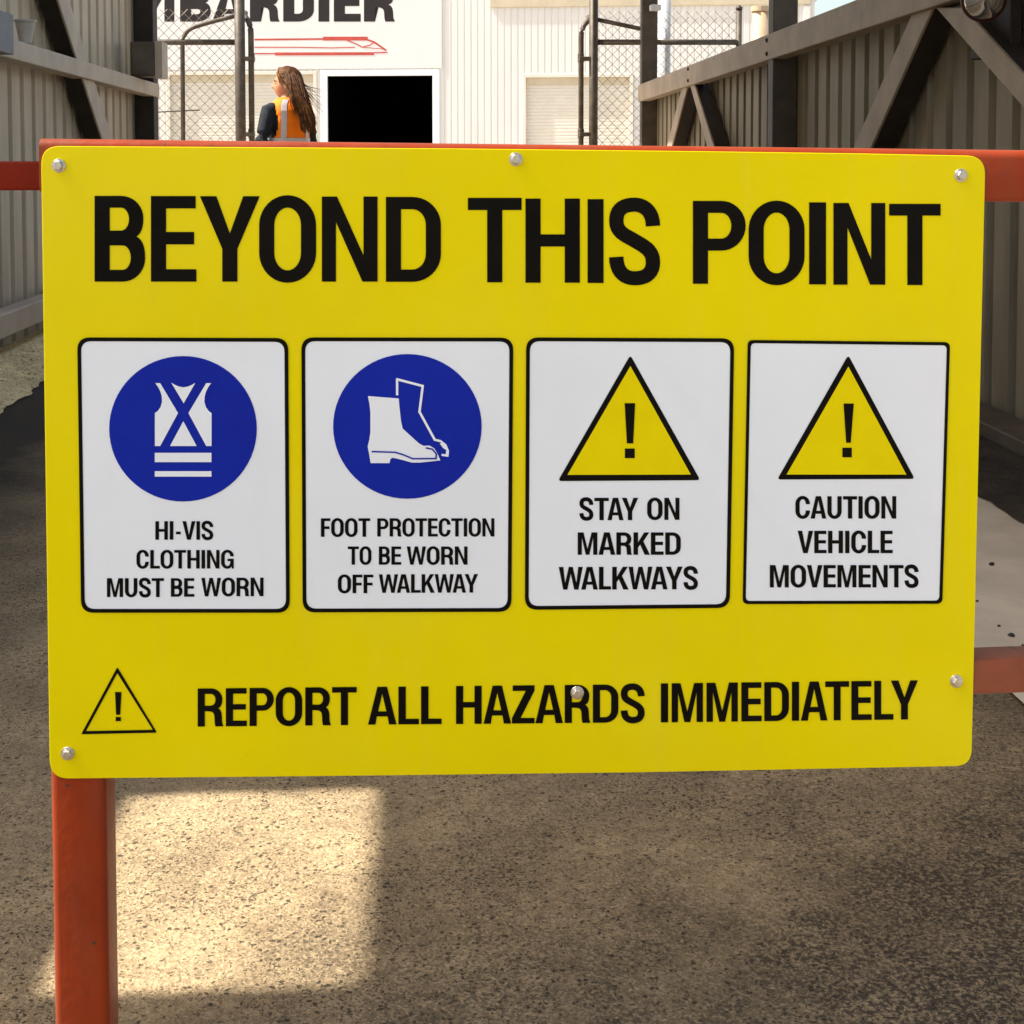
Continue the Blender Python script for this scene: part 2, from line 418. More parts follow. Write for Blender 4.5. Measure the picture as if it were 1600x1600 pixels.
def wall_rail(name, X, dep, p, q, y_near, y_far, material, parent):
    """p=(x, ytop, ybottom), q likewise: photo measurements of a rail whose inner face lies at X"""
    t0, b0, t1, b1 = on_x(p[0], p[1], X), on_x(p[0], p[2], X), on_x(q[0], q[1], X), on_x(q[0], q[2], X)
    def at(a, c, y): return a + (c - a) * ((y - a.y) / (c.y - a.y))
    quad = [at(b0, b1, y_near), at(b0, b1, y_far), at(t0, t1, y_far), at(t0, t1, y_near)]
    bb = MB(); bb.quadprism(quad, (dep, 0, 0))
    return bb.build(name, material, parent, bevel=0.006)
wall_rail('rail', -1.85, -0.09, (16, 59, 91), (244, 130, 151), 1.5, e0.y + 0.16, M['steel'], lw)
b = MB(); b.box(-1.94, -1.85, 1.5, e0.y - 0.002, 2.92, 3.05); b.build('rail', M['steel'], lw, bevel=0.006)
b = MB(); b.box(-1.94, -1.85, 1.5, e0.y - 0.002, 0.135, 0.242); b.build('rail', M['steel'], lw, bevel=0.006)
b = MB()
for y_ in (2.4, 4.9, 7.4): b.box(-1.985, -1.942, y_, y_ + 0.08, 0.14, 0.235)
b.build('rail_cleats', M['brown'], lw)
def brace(name, X, dep, quad, material, parent):
    sg = 1 if dep > 0 else -1; q3 = [on_x(x, y, X) for x, y in quad]
    bb = MB(); bb.quadprism(q3, (0.012 * sg, 0, 0)); o = bb.build(name, material, parent, bevel=0.003)
    c = sum(q3, Vector()) / 4
    bb = MB(); bb.quadprism([c + (p - c) * 0.99 + Vector((0.0125 * sg, 0, 0)) for p in q3], (dep - 0.0125 * sg, 0, 0)); bb.build('brace_shade_beam', M['brown_d'], o, bevel=0.003)  # beam coloured dark to carry the shade on the brace's underside
    return o
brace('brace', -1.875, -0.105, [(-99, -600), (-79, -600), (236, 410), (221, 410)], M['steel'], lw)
# end post of the wall
b = MB(); b.box(-1.99, -1.86, e0.y, e0.y + 0.16, 0, 9.0); b.build('end_post', M['brown_d'], lw, bevel=0.006)

# box fixed on the end post, small pot and blue-grey box on the rail
p0 = on_y(203, 65, 9.30); p1 = on_y(241, 119, 9.30)
jb = thing('junction_box', (p0.x, 9.30, p1.z), 'brown metal box on the end post of the left wall, above the rail', 'box')
b = MB(); b.box(p0.x, p1.x, 9.30, 9.52, p1.z, p0.z); b.build('body', M['brown'], jb, bevel=0.006)
b = MB(); b.box(p0.x + 0.012, p1.x - 0.012, 9.290, 9.298, p1.z + 0.012, p0.z - 0.012); b.build('lid', M['brown'], jb, bevel=0.002)
b = MB(); b.box(p1.x + 0.002, p1.x + 0.05, 9.31, 9.51, p1.z - 0.01, p0.z + 0.005); b.build('lit_side_plate', M['steel'], jb, bevel=0.003)  # lighter plate stands in for the light on the box's right side
pt = on_x(40, 50, -1.89)
c0 = on_x(40, 66, -1.89)
b = MB(); b.lathe([(0.028, 0), (0.046, 0.098), (0.052, 0.099), (0.052, 0.108), (0.044, 0.108), (0.028, 0.01)], (c0.x, c0.y, c0.z - 0.004), n=24)
o = b.build('plastic_pot', M['plastic'], smooth=False, origin=(c0.x, c0.y, c0.z))
tag(o, 'small pale plastic pot standing on the left wall rail', 'pot')
p0 = on_x(-40, 26, -1.80); p1 = on_x(15, 86, -1.80)
sw = thing('switch_box', (-1.80, p1.y, p1.z), 'blue grey switch box fixed to the left wall at the frame edge', 'box')
b = MB(); b.box(-1.845, -1.78, p0.y, p1.y, p1.z, p1.z + 0.175); b.build('body', M['bluegrey'], sw, bevel=0.006)
b = MB(); b.tube([(-1.86, (p0.y + p1.y) / 2, p1.z + 0.17), (-1.86, (p0.y + p1.y) / 2, p1.z + 1.5)], 0.012); b.build('conduit', M['bluegrey'], sw, smooth=True)

# ------------------------------------------------------------------ right half-height wall with posts above it
rwt = thing('braced_wall', (RW, 1.5, 0), 'half height brown ribbed wall with rails and diagonal braces, right of the passage', 'wall')
b = MB(); clad(b, clad_profile(1.5, 12.3, RW, 0.058), 0.0, 1.54); b.build('cladding', M['clad_dark'], rwt)
b = MB(); b.box(RW + 0.060, RW + 0.068, 1.5, 12.3, 0, 1.54); b.build('outer_skin', M['clad_dark'], rwt)
wall_rail('rail', 1.85, 0.09, (1300, 14, 61), (1002, 131, 157.5), 1.5, 12.27, M['steel_r'], rwt)
b = MB(); b.box(1.82, 1.97, 1.5, 12.3, 0.0, 0.06); b.build('base_beam', M['brown'], rwt, bevel=0.005)
BR = [[(1428, 14), (1456, 14), (1237, 510), (1211, 510)],
      [(1462, 12), (1504, 12), (2430, 1031), (2430, 1115)],
      [(1068, 126), (1076, 126), (1009, 388), (1001, 388)],
      [(1076, 126), (1083, 126), (1186, 458), (1169, 458)]]
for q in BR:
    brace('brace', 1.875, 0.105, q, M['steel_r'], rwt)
for xp, zt in ((1200, 3.2), (1000, 3.2)):
    a = on_x(xp, 100, 1.865)
    bb = MB(); bb.box(1.865, 2.0, a.y - 0.11, a.y, 0, zt); bb.build('post', M['post'], rwt, bevel=0.006)
b = MB(); b.box(0.36, 2.25, 2.6, 12.45, 3.2, 3.24); b.build('shade_awning', M['steel_r'], rwt)  # unseen awning, put in to keep the sun off the right wall
for yy in (2.9,):
    bb = MB(); bb.box(1.865, 2.0, yy - 0.11, yy, 0, 3.2); bb.build('post', M['post'], rwt, bevel=0.006)
# rail bolts
bb = MB()
for x, y in ((1075.5, 108), (1075.5, 126), (1198.5, 63), (1198.5, 84)):
    a = on_x(x, y, 1.849); bb.lathe([(0.012, 0), (0.012, 0.006), (0.007, 0.009)], a, (-1, 0, 0), 8)
bb.build('rail_bolts', M['brown_d'], rwt)
# flood lamp near the top right corner
lc = on_x(1537, 0, 1.72)
lamp = thing('flood_lamp', (lc.x, lc.y, lc.z), 'round shiny flood lamp hung on the right wall brace at the top corner', 'lamp')
ax = (EYE + Vector((0.3, 0.4, -0.25)) - lc).normalized()
b = MB(); b.lathe([(0.0, 0.075), (0.022, 0.072), (0.042, 0.060), (0.056, 0.040), (0.062, 0.02), (0.058, 0.0)], lc - ax * 0.02, ax, 32); b.build('lens', M['chrome'], lamp, smooth=True)
b = MB(); b.lathe([(0.066, 0.026), (0.069, 0.014), (0.069, 0.0), (0.060, -0.008), (0.058, 0.012)], lc - ax * 0.02, ax, 32); b.build('ring', M['red_ring'], lamp, smooth=True)
b = MB(); b.lathe([(0.060, 0.0), (0.060, -0.03), (0.045, -0.09), (0.03, -0.12), (0.0, -0.125)], lc - ax * 0.02, ax, 24); b.build('housing', M['lamp_dark'], lamp, smooth=True)
b = MB(); b.tube([lc - ax * 0.08, lc - ax * 0.08 + Vector((0.05, 0, 0.06)), (1.97, lc.y + 0.05, lc.z + 0.09)], 0.012); b.build('bracket', M['lamp_dark'], lamp, smooth=True)
p = on_x(1540, 40, 1.93)
b = MB(); b.box(1.925, 1.965, p.y - 0.22, p.y + 0.12, p.z - 0.11, p.z + 0.30); o = b.build('mounting_board', M['brown_d'], bevel=0.004, origin=(1.945, p.y, p.z - 0.11))
tag(o, 'dark mounting board on the right wall behind the flood lamp', 'board')

# ------------------------------------------------------------------ chain link fences and gates beyond the passage
FY = 12.62
def P(x, y, Y=FY): return on_y(x, y, Y)
def bent(pts, n=6, r=0.35):
    """round the inner corners of a polyline"""
    pts = [Vector(p) for p in pts]; out = [pts[0]]
    for i in range(1, len(pts) - 1):
        a, c, e = pts[i - 1], pts[i], pts[i + 1]
        k0 = c + (a - c).normalized() * min(r, (a - c).length * 0.48); k1 = c + (e - c).normalized() * min(r, (e - c).length * 0.48)
        for t in range(n + 1):
            t /= n; out.append(k0 * (1 - t) ** 2 + c * 2 * t * (1 - t) + k1 * t * t)
    out.append(pts[-1]); return out
def mesh_wires(bm, x0, x1, z0, z1, y, pitch=0.088, r=0.0023):
    """diagonal zigzag wires clipped to a rectangle"""
    h = z1 - z0; n = int((x1 - x0 + h) / pitch) + 1
    for k in range(n):
        for sgn in (1, -1):
            xs = x0 - h + k * pitch if sgn > 0 else x0 + k * pitch
            a = [xs, z0]; c = [xs + sgn * h, z1]
            # clip to x range
            def clip(p, q):
                p = list(p)
                if p[0] < x0: t = (x0 - p[0]) / (q[0] - p[0]); p = [x0, p[1] + t * (q[1] - p[1])]
                if p[0] > x1: t = (x1 - p[0]) / (q[0] - p[0]); p = [x1, p[1] + t * (q[1] - p[1])]
                return p
            if max(a[0], c[0]) <= x0 or min(a[0], c[0]) >= x1: continue
            a2 = clip(a, c); c2 = clip(c, a)
            if abs(a2[1] - c2[1]) < 0.02: continue
            yy = y + sgn * 0.003
            bm.tube([(a2[0], yy, a2[1]), (c2[0], yy, c2[1])], r, 4)
def fence_panel(label, xa, xb, ztop):
    t = thing('chain_link_panel', (xa, FY, 0), label, 'fence', 'chain link fence panels')
    return t
# left
lp = fence_panel('chain link panel with a bent top pipe, behind the end of the tall cream wall', P(180, 66).x, P(370, 66).x, 2)
b = MB(); mesh_wires(b, P(150, 66).x, P(369, 66).x, 0.05, P(300, 14).z, FY + 0.03); b.build('wire_mesh', M['wire'], lp)
b = MB(); b.tube([P(150, 66), P(372, 66)], 0.026); b.build('top_pipe', M['galv'], lp, smooth=True)
v0 = P(285, 214); b = MB(); b.tube(bent([(v0.x, FY, 0.0), P(285, 48), P(330, 34), P(372, 24)], r=0.12), 0.020); b.build('bent_pipe', M['galv'], lp, smooth=True)
b = MB(); b.tube([P(150, 180), P(312, 172)], 0.006, 6); b.build('tie_wire', M['galv'], lp)
# right
rp = fence_panel('wide chain link panel with a sloping brace, behind the end of the braced wall', P(933, 66).x, P(1160, 66).x, 2)
b = MB(); mesh_wires(b, P(934, 66).x, P(1153, 66).x, 0.05, P(1050, 17).z, FY + 0.03); b.build('wire_mesh', M['wire'], rp)
b = MB(); b.tube([P(930, 66), P(1155, 66)], 0.026); b.build('top_pipe', M['galv'], rp, smooth=True)
b = MB(); b.tube([P(930, 30), P(1020, 49)], 0.020); b.build('sloping_pipe', M['galv'], rp, smooth=True)
a = P(1155, 15); b = MB(); b.tube([(a.x, FY, 0), (a.x, FY, a.z)], 0.026); b.lathe([(0.032, 0), (0.03, 0.02), (0.012, 0.04)], (a.x, FY, a.z), n=12); b.build('end_pipe', M['galv'], rp, smooth=True)
def gate_post(x, r, label):
    a = P(x, 100); b = MB(); t = thing('gate_post', (a.x, FY - 0.02, 0), label, 'post', 'gate posts')
    b.tube([(a.x, FY - 0.02, 0), (a.x, FY - 0.02, 2.75)], r, 14); b.build('pipe', M['galv'], t, smooth=True)
    b = MB(); b.lathe([(r + 0.006, 0), (r + 0.006, 0.03), (r * 0.5, 0.06), (0.005, 0.07)], (a.x, FY - 0.02, 2.74), n=14); b.build('cap', M['galv'], t, smooth=True)
    return t, a
lpost, la = gate_post(375.5, 0.046, 'dark round pipe post left of the person in the orange vest')
rpost, ra = gate_post(927, 0.040, 'dark round pipe post in front of the cream roller door on the right')
def leaf(xs, x_top, y_top, r, label, far):
    """gate leaf swung open and seen nearly edge on: near stile, top pipe bending back, far stile, mesh"""
    a = P(xs, 100, FY + 0.02); dirv = Vector((ray(xs, 245).x, ray(xs, 245).y, 0)).normalized()
    t = thing('gate_leaf', (a.x, a.y, 0.1), label, 'gate', 'open chain link gate leaves')
    z1 = P(xs, y_top, a.y).z
    near = Vector((a.x, a.y, 0.12)); 
    top = P(x_top, y_top - 3, a.y + 0.05)
    b = MB(); b.tube(bent([near, Vector((a.x, a.y, z1 - 0.06)), top, top + Vector((0, 0.10, 0.03))], r=0.10), r, 10); b.build('near_stile', M['galv'], t, smooth=True)
    e = near + dirv * far
    b = MB(); b.tube(bent([near + Vector((0, 0, 0.03)), e + Vector((0, 0, 0.03)), Vector((e.x, e.y, z1 - 0.12)), Vector((a.x, a.y, z1 - 0.12))], r=0.08), r * 0.9, 10); b.build('frame', M['galv'], t, smooth=True)
    b = MB()
    n = 18
    for k in range(n):
        for s in (0, 1):
            u = far * k / n; w = far * min(n, k + 8) / n if s else far * max(0, k - 8) / n
            h = (z1 - 0.25) * (abs(w - u) / (far * 8 / n)) if abs(w - u) > 0.01 else 0.05
            q0 = near + dirv * u + Vector((0, 0, 0.05)); q1 = near + dirv * w + Vector((0, 0, h))
            b.tube([q0, q1], 0.0026, 4)
    b.build('wire_mesh', M['wire'], t)
    for yh in (92, 210):
        b = MB()
        h = P(xs, yh, FY)
        b.box(min(h.x, la.x if xs < 600 else ra.x) - 0.02, max(h.x, la.x if xs < 600 else ra.x) + 0.03, FY - 0.05, FY + 0.05, h.z - 0.018, h.z + 0.018)
        b.lathe([(0.03, -0.03), (0.03, 0.05)], (h.x, FY + 0.02, h.z), n=10)
        b.build('hinge', M['galv'], t, bevel=0.004)
    return t
leaf(392.5, 381, 27, 0.026, 'open gate leaf seen edge on, hung on the post left of the person', 1.3)
leaf(908, 922, 33, 0.024, 'open gate leaf seen edge on, hung on the right gate post', 1.3)
# white pipe and tan pipe beyond the braced wall
a = P(1038, 60, 12.9)
b = MB(); b.tube([(a.x, 12.9, 0), (a.x, 12.9, 2.9)], 0.058, 16); o = b.build('downpipe', M['pipe_white'], smooth=True, origin=(a.x, 12.9, 0)); tag(o, 'white round pipe beside the dark end post of the braced wall', 'pipe')
a = P(1021, 15, 12.15)
b = MB(); b.box(a.x - 0.045, a.x + 0.045, 12.0, 12.1, a.z - 0.02, a.z + 0.03); o = b.build('pipe_bracket', M['pipe_white'], bevel=0.006, origin=(a.x, 12.05, a.z)); tag(o, 'small white bracket on the dark end post beside the white pipe', 'bracket')
a = P(1188, 40, 14.5)
tp = thing('vent_pipe', (a.x, 14.5, 0), 'tan round pipe with a rim standing behind the fence corner', 'pipe')
b = MB(); b.tube([(a.x, 14.5, 0), (a.x, 14.5, P(1188, 16, 14.5).z)], 0.085, 18); b.build('pipe', M['tan'], tp, smooth=True)
b = MB(); b.lathe([(0.088, 0), (0.10, 0.0), (0.10, 0.05), (0.07, 0.055)], (a.x, 14.5, P(1188, 18, 14.5).z), n=18); b.build('rim', M['tan'], tp)

# ------------------------------------------------------------------ white industrial building
BC = on_y(666, 245, 36.0); BC.z = 0
BYAW = R(-9.0)                  # front turned a little towards the sun
BN = Vector((math.sin(BYAW), -math.cos(BYAW), 0)); BT = Vector((math.cos(BYAW), math.sin(BYAW), 0))
def bu(x, y):                    # photo pixel -> (u along the front, z)
    p = on_plane(x, y, BC, BN); return (p - BC).dot(BT), p.z
def bp(u, w, z): return BC + BT * u - BN * w + Vector((0, 0, z))   # w: depth into the building
bld = thing('workshop_building', BC, 'white ribbed metal workshop with roller doors beyond the gates', 'building')
def bbox(bm, u0, u1, w0, w1, z0, z1):
    bm.hexa([bp(u0, w0, z0), bp(u1, w0, z0), bp(u1, w1, z0), bp(u0, w1, z0), bp(u0, w0, z1), bp(u1, w0, z1), bp(u1, w1, z1), bp(u0, w1, z1)])
def bclad(bm, u0, u1, z0, z1):
    per = 0.17; pts = []; k = math.floor(u0 / per); u = k * per
    while u < u1:
        for uu, ww in ((u, 0.0), (u + 0.12, 0.0), (u + 0.13, 0.014), (u + 0.16, 0.014)):
            if u0 < uu < u1: pts.append((uu, ww))
        u += per
    pts = [(u0, 0.0)] + pts + [(u1, 0.0)]
    vs = []; fs = []
    for uu, ww in pts: vs += [bp(uu, ww, z0), bp(uu, ww, z1)]
    for i in range(len(pts) - 1): fs.append((2 * i, 2 * i + 2, 2 * i + 3, 2 * i + 1))
    bm.add(vs, fs)
UL = bu(60, 100)[0]; UR = bu(1273, 20)[0]; US = bu(765, 20)[0]
ZE = bu(900, 3)[1]; ZP = bu(500, -110)[1]
dl, dr, dt = bu(512, 150)[0], bu(676, 150)[0], bu(600, 118.5)[1]
rl, rr, rt_ = bu(822, 150)[0], bu(984, 150)[0], bu(900, 121)[1]
ll, lr, lt = bu(266, 150)[0], bu(490, 150)[0], bu(380, 117)[1]
b = MB()
bclad(b, UL, ll, 0, ZP); bclad(b, ll, lr, lt, ZP); bclad(b, lr, dl, 0, ZP); bclad(b, dl, dr, dt, ZP); bclad(b, dr, US, 0, ZP)
bclad(b, US, rl, 0, ZE); bclad(b, rl, rr, rt_, ZE); bclad(b, rr, UR, 0, ZE)
b.build('wall', M['bwhite'], bld)
b = MB(); bbox(b, UL, UL + 0.02, 0.0, 14, 0, ZP - 0.02); bbox(b, UR - 0.02, UR, 0.03, 14, 0, ZE - 0.02); bbox(b, UL, UR, 14, 14.05, 0, ZE - 0.02)
bbox(b, US - 0.02, US, 0.03, 14, ZE, ZP); b.build('side_wall', M['bwhite'], bld)
b = MB(); bbox(b, UL, US, 0.03, 14, ZP - 0.1, ZP - 0.05); bbox(b, US + 0.01, UR + 0.1, -0.03, 14, ZE + 0.02, ZE + 0.08); b.build('roof', M['bwhite'], bld)
b = MB(); bbox(b, US, UR - 0.1, -0.05, -0.005, bu(900, 11)[1], ZE + 0.16); b.build('gutter', M['beige'], bld, bevel=0.02)
b = MB(); uu = bu(1255, 30)[0]; bbox(b, uu, uu + 0.18, -0.04, -0.005, 0, bu(900, 12)[1]); b.build('downpipe', M['bwhite'], bld, bevel=0.02)
# room behind the open door, its darkness put into near-black surfaces
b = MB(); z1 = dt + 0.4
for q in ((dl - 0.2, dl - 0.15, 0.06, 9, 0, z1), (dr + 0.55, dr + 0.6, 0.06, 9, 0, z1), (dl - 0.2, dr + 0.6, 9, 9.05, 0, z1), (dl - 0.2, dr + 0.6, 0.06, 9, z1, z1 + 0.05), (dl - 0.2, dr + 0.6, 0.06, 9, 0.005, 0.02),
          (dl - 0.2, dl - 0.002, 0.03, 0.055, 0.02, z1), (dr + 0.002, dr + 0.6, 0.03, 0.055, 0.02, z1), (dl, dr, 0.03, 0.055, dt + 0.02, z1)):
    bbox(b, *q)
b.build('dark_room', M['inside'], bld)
fr = MB(); fl = bu(501, 150)[0]; f2 = bu(687, 150)[0]; ft = bu(600, 109)[1]
bbox(fr, fl, dl, -0.03, 0.03, 0, ft); bbox(fr, dr, f2, -0.03, 0.03, 0, ft); bbox(fr, dl, dr, -0.03, 0.03, dt, ft)
fr.build('door_frame', M['trim'], bld, bevel=0.006)
def roller(u0, u1, zt, name='roller_door'):
    bm = MB(); n = int(zt / 0.085); vs = []; fs = []
    for i in range(n + 1):
        z = zt * i / n
        for uu in (u0, u1): vs.append(bp(uu, 0.10, z))
        if i < n:
            for uu in (u0, u1): vs.append(bp(uu, 0.085, z + 0.018))
            for uu in (u0, u1): vs.append(bp(uu, 0.085, z + 0.067))
    k = len(vs) // 2
    for i in range(k - 1): fs.append((2 * i, 2 * i + 1, 2 * i + 3, 2 * i + 2))
    bm.add(vs, fs); o = bm.build(name, M['roller'], bld)
    f = MB(); bbox(f, u0 - 0.09, u0, -0.03, 0.2, 0, zt + 0.09); bbox(f, u1, u1 + 0.09, -0.03, 0.2, 0, zt + 0.09); bbox(f, u0, u1, -0.03, 0.2, zt, zt + 0.09)
    f.build('frame', M['roller'], o, bevel=0.008)
    f = MB(); bbox(f, u0, u1, 0.04, 0.08, zt - 0.16, zt - 0.002); f.build('header', M['beige'], o, bevel=0.01)
roller(ll, lr, lt); roller(rl, rr, rt_)

# ------------------------------------------------------------------ lettering (own condensed grotesque outlines, cap height 1)
def arc(cx, cy, rx, ry, a0, a1, n=10):
    return [(cx + rx * math.cos(R(a0 + (a1 - a0) * k / n)), cy + ry * math.sin(R(a0 + (a1 - a0) * k / n))) for k in range(n + 1)]
def bez(p0, p1, p2, p3, n=9):
    out = []
    for k in range(n + 1):
        t = k / n; u = 1 - t
        out.append(tuple(u ** 3 * p0[i] + 3 * u * u * t * p1[i] + 3 * u * t * t * p2[i] + t ** 3 * p3[i] for i in (0, 1)))
    return out
def stroke_poly(pts, th):
    L = []; Rr = []
    for i, p in enumerate(pts):
        a = pts[max(i - 1, 0)]; c = pts[min(i + 1, len(pts) - 1)]
        dx, dy = c[0] - a[0], c[1] - a[1]; q = math.hypot(dx, dy) or 1
        nx, ny = -dy / q * th / 2, dx / q * th / 2
        L.append((p[0] + nx, p[1] + ny)); Rr.append((p[0] - nx, p[1] - ny))
    return L + Rr[::-1]
WID = dict(A=.68, B=.59, C=.63, D=.63, E=.52, F=.49, G=.65, H=.635, I=.185, K=.66, L=.49, M=.80, N=.645, O=.655, P=.60, R=.63, S=.60, T=.61, U=.62, V=.66, W=.98, Y=.69, Z=.56)
WID['-'] = .32
BEAR = dict(A=(0, 0), V=(0, 0), W=(.005, .005), Y=(0, 0), T=(.012, .012), O=(.03, .03), C=(.03, .025), G=(.03, .045), S=(.025, .025), L=(.045, .005), F=(.045, .01), P=(.045, .015), D=(.045, .03), B=(.045, .03), R=(.045, .02), E=(.045, .02), K=(.045, .0), Z=(.02, .02))
def glyph(c, w=None, s=.178, t=.145):
    """polygons [(outer, [holes])] with x in 0..w and y in 0..1"""
    w = w or WID[c]; ry = .34
    if c == 'I': return [([(0, 0), (w, 0), (w, 1), (0, 1)], [])]
    if c == '-': return [([(.04, .29), (w - .04, .29), (w - .04, .44), (.04, .44)], [])]
    if c == 'L': return [([(0, 0), (w, 0), (w, t), (s, t), (s, 1), (0, 1)], [])]
    if c == 'T': return [([(w / 2 - s / 2, 0), (w / 2 + s / 2, 0), (w / 2 + s / 2, 1 - t), (w, 1 - t), (w, 1), (0, 1), (0, 1 - t), (w / 2 - s / 2, 1 - t)], [])]
    if c == 'E': return [([(0, 0), (w, 0), (w, t), (s, t), (s, .435), (w * .95, .435), (w * .95, .435 + t), (s, .435 + t), (s, 1 - t), (w * .985, 1 - t), (w * .985, 1), (0, 1)], [])]
    if c == 'F': return [([(0, 0), (s, 0), (s, .42), (w * .92, .42), (w * .92, .42 + t), (s, .42 + t), (s, 1 - t), (w, 1 - t), (w, 1), (0, 1)], [])]
    if c == 'H': return [([(0, 0), (s, 0), (s, .43), (w - s, .43), (w - s, 0), (w, 0), (w, 1), (w - s, 1), (w - s, .43 + t), (s, .43 + t), (s, 1), (0, 1)], [])]
    if c == 'N': return [([(0, 0), (s * .93, 0), (s * .93, .70), (w - s, 0), (w, 0), (w, 1), (w - s * .93, 1), (w - s * .93, .31), (s, 1), (0, 1)], [])]
    if c == 'M':
        q = s * .92; m = w / 2
        return [([(0, 0), (q, 0), (q, .76), (m - .075, 0), (m + .075, 0), (w - q, .76), (w - q, 0), (w, 0), (w, 1), (w - q * 1.38, 1), (m, .27), (q * 1.38, 1), (0, 1)], [])]
    if c == 'V': return [([(w / 2 - .095, 0), (w / 2 + .095, 0), (w, 1), (w - s * 1.04, 1), (w / 2, .245), (s * 1.04, 1), (0, 1)], [])]
    if c == 'A': return [([(0, 0), (s, 0), (s + .035, .215), (w - s - .035, .215), (w - s, 0), (w, 0), (w / 2 + .115, 1), (w / 2 - .115, 1)], [[(s + .065, .35), (w - s - .065, .35), (w / 2, .815)]])]
    if c == 'Y': return [([(w / 2 - s / 2, 0), (w / 2 + s / 2, 0), (w / 2 + s / 2, .385), (w, 1), (w - s * 1.09, 1), (w / 2, .565), (s * 1.09, 1), (0, 1), (w / 2 - s / 2, .385)], [])]
    if c == 'W':
        a, e = w * .27, w * .73; h = .085
        return [([(a - h, 0), (a + h, 0), (w / 2, .70), (e - h, 0), (e + h, 0), (w, 1), (w - s, 1), (e + .004, .29), (w / 2 + h * .98, 1), (w / 2 - h * .98, 1), (a - .004, .29), (s, 1), (0, 1)], [])]
    if c == 'K': return [([(0, 0), (s, 0), (s, .33), (s + .085, .455), (w - s * 1.12, 0), (w + .01, 0), (s + .215, .60), (w - .02, 1), (w - s * 1.22, 1), (s, .555), (s, 1), (0, 1)], [])]
    if c == 'Z': return [([(0, 0), (w, 0), (w, t), (s * 1.22, t), (w, 1 - t * .95), (w, 1), (.02, 1), (.02, 1 - t), (w - s * 1.22, 1 - t), (0, t * .95)], [])]
    if c == 'U':
        return [([(0, 1), (0, .33)] + arc(w / 2, .33, w / 2, .345, 180, 360, 20) + [(w, 1), (w - s, 1)] + arc(w / 2, .33, w / 2 - s, .345 - t, 360, 180, 18) + [(s, 1)], [])]
    if c == 'O':
        o = arc(w / 2, 1 - ry, w / 2, ry + .013, 0, 180, 20) + arc(w / 2, ry, w / 2, ry + .013, 180, 360, 20)
        i = arc(w / 2, 1 - ry, w / 2 - s, ry - t + .013, 0, 180, 18) + arc(w / 2, ry, w / 2 - s, ry - t + .013, 180, 360, 18)
        return [(o, [i])]
    if c == 'C':
        o = [(w, .645)] + arc(w / 2, 1 - ry, w / 2, ry + .013, 0, 180, 18) + arc(w / 2, ry, w / 2, ry + .013, 180, 360, 18) + [(w, .365)]
        i = [(w - s, .365)] + arc(w / 2, ry, w / 2 - s, ry - t + .013, 360, 180, 16) + arc(w / 2, 1 - ry, w / 2 - s, ry - t + .013, 180, 0, 16) + [(w - s, .645)]
        return [(o + i, [])]
    if c == 'G':
        o = [(w, .66)] + arc(w / 2, 1 - ry, w / 2, ry + .013, 0, 180, 18) + arc(w / 2 - .01, ry, w / 2 - .01, ry + .013, 180, 300, 12) + [(w - .115, .105), (w - .10, 0), (w, 0), (w, .53), (w * .50, .53), (w * .50, .40), (w - s, .40)]
        i = arc(w / 2, ry, w / 2 - s, ry - t + .013, 360, 180, 16) + arc(w / 2, 1 - ry, w / 2 - s, ry - t + .013, 180, 0, 16) + [(w - s, .66)]
        return [(o + i, [])]
    if c == 'D':
        rx = w * .52
        o = [(0, 0), (w - rx, 0)] + arc(w - rx, .33, rx, .33, 270, 360, 10) + arc(w - rx, .67, rx, .33, 0, 90, 10) + [(0, 1)]
        ri = max(rx - s, .04)
        i = [(s, t), (w - s - ri, t)] + arc(w - s - ri, .33, ri, .33 - t, 270, 360, 8) + arc(w - s - ri, .67, ri, .33 - t, 0, 90, 8) + [(s, 1 - t)]
        return [(o, [i])]
    if c == 'P':
        rx = w * .46; cy = .70; r = .30
        o = [(0, 0), (s, 0), (s, .40), (w - rx, .40)] + arc(w - rx, cy, rx, r, 270, 450, 18) + [(0, 1)]
        ri = max(rx - s * .95, .04)
        i = [(s, .40 + t), (w - s * .95 - ri, .40 + t)] + arc(w - s * .95 - ri, cy, ri, r - t, 270, 450, 14) + [(s, 1 - t)]
        return [(o, [i])]
    if c == 'R':
        rx = w * .45; cy = .715; r = .285; wb = w * .965
        o = [(0, 0), (s, 0), (s, .40), (w * .36, .40)] + bez((w * .36, .40), (w * .62, .40), (w * .655, .36), (w * .66, .20), 6)[1:] + bez((w * .66, .20), (w * .665, .09), (w * .675, .04), (w * .70, 0), 4)[1:] + \
            [(w, 0), (w, .03)] + bez((w, .03), (w * .955, .07), (w * .955, .13), (w * .95, .23), 5)[1:] + bez((w * .95, .23), (w * .945, .39), (w * .90, .44), (w * .80, .475), 6)[1:] + \
            bez((w * .80, .475), (w * .90, .50), (wb, .57), (wb, cy), 6)[1:] + arc(wb - rx, cy, rx, r, 0, 90, 9) + [(0, 1)]
        ri = max(rx - s * .95, .04)
        i = [(s, .40 + t), (wb - s * .95 - ri, .40 + t)] + arc(wb - s * .95 - ri, .70, ri, .30 - t, 270, 450, 14) + [(s, 1 - t)]
        return [(o, [i])]
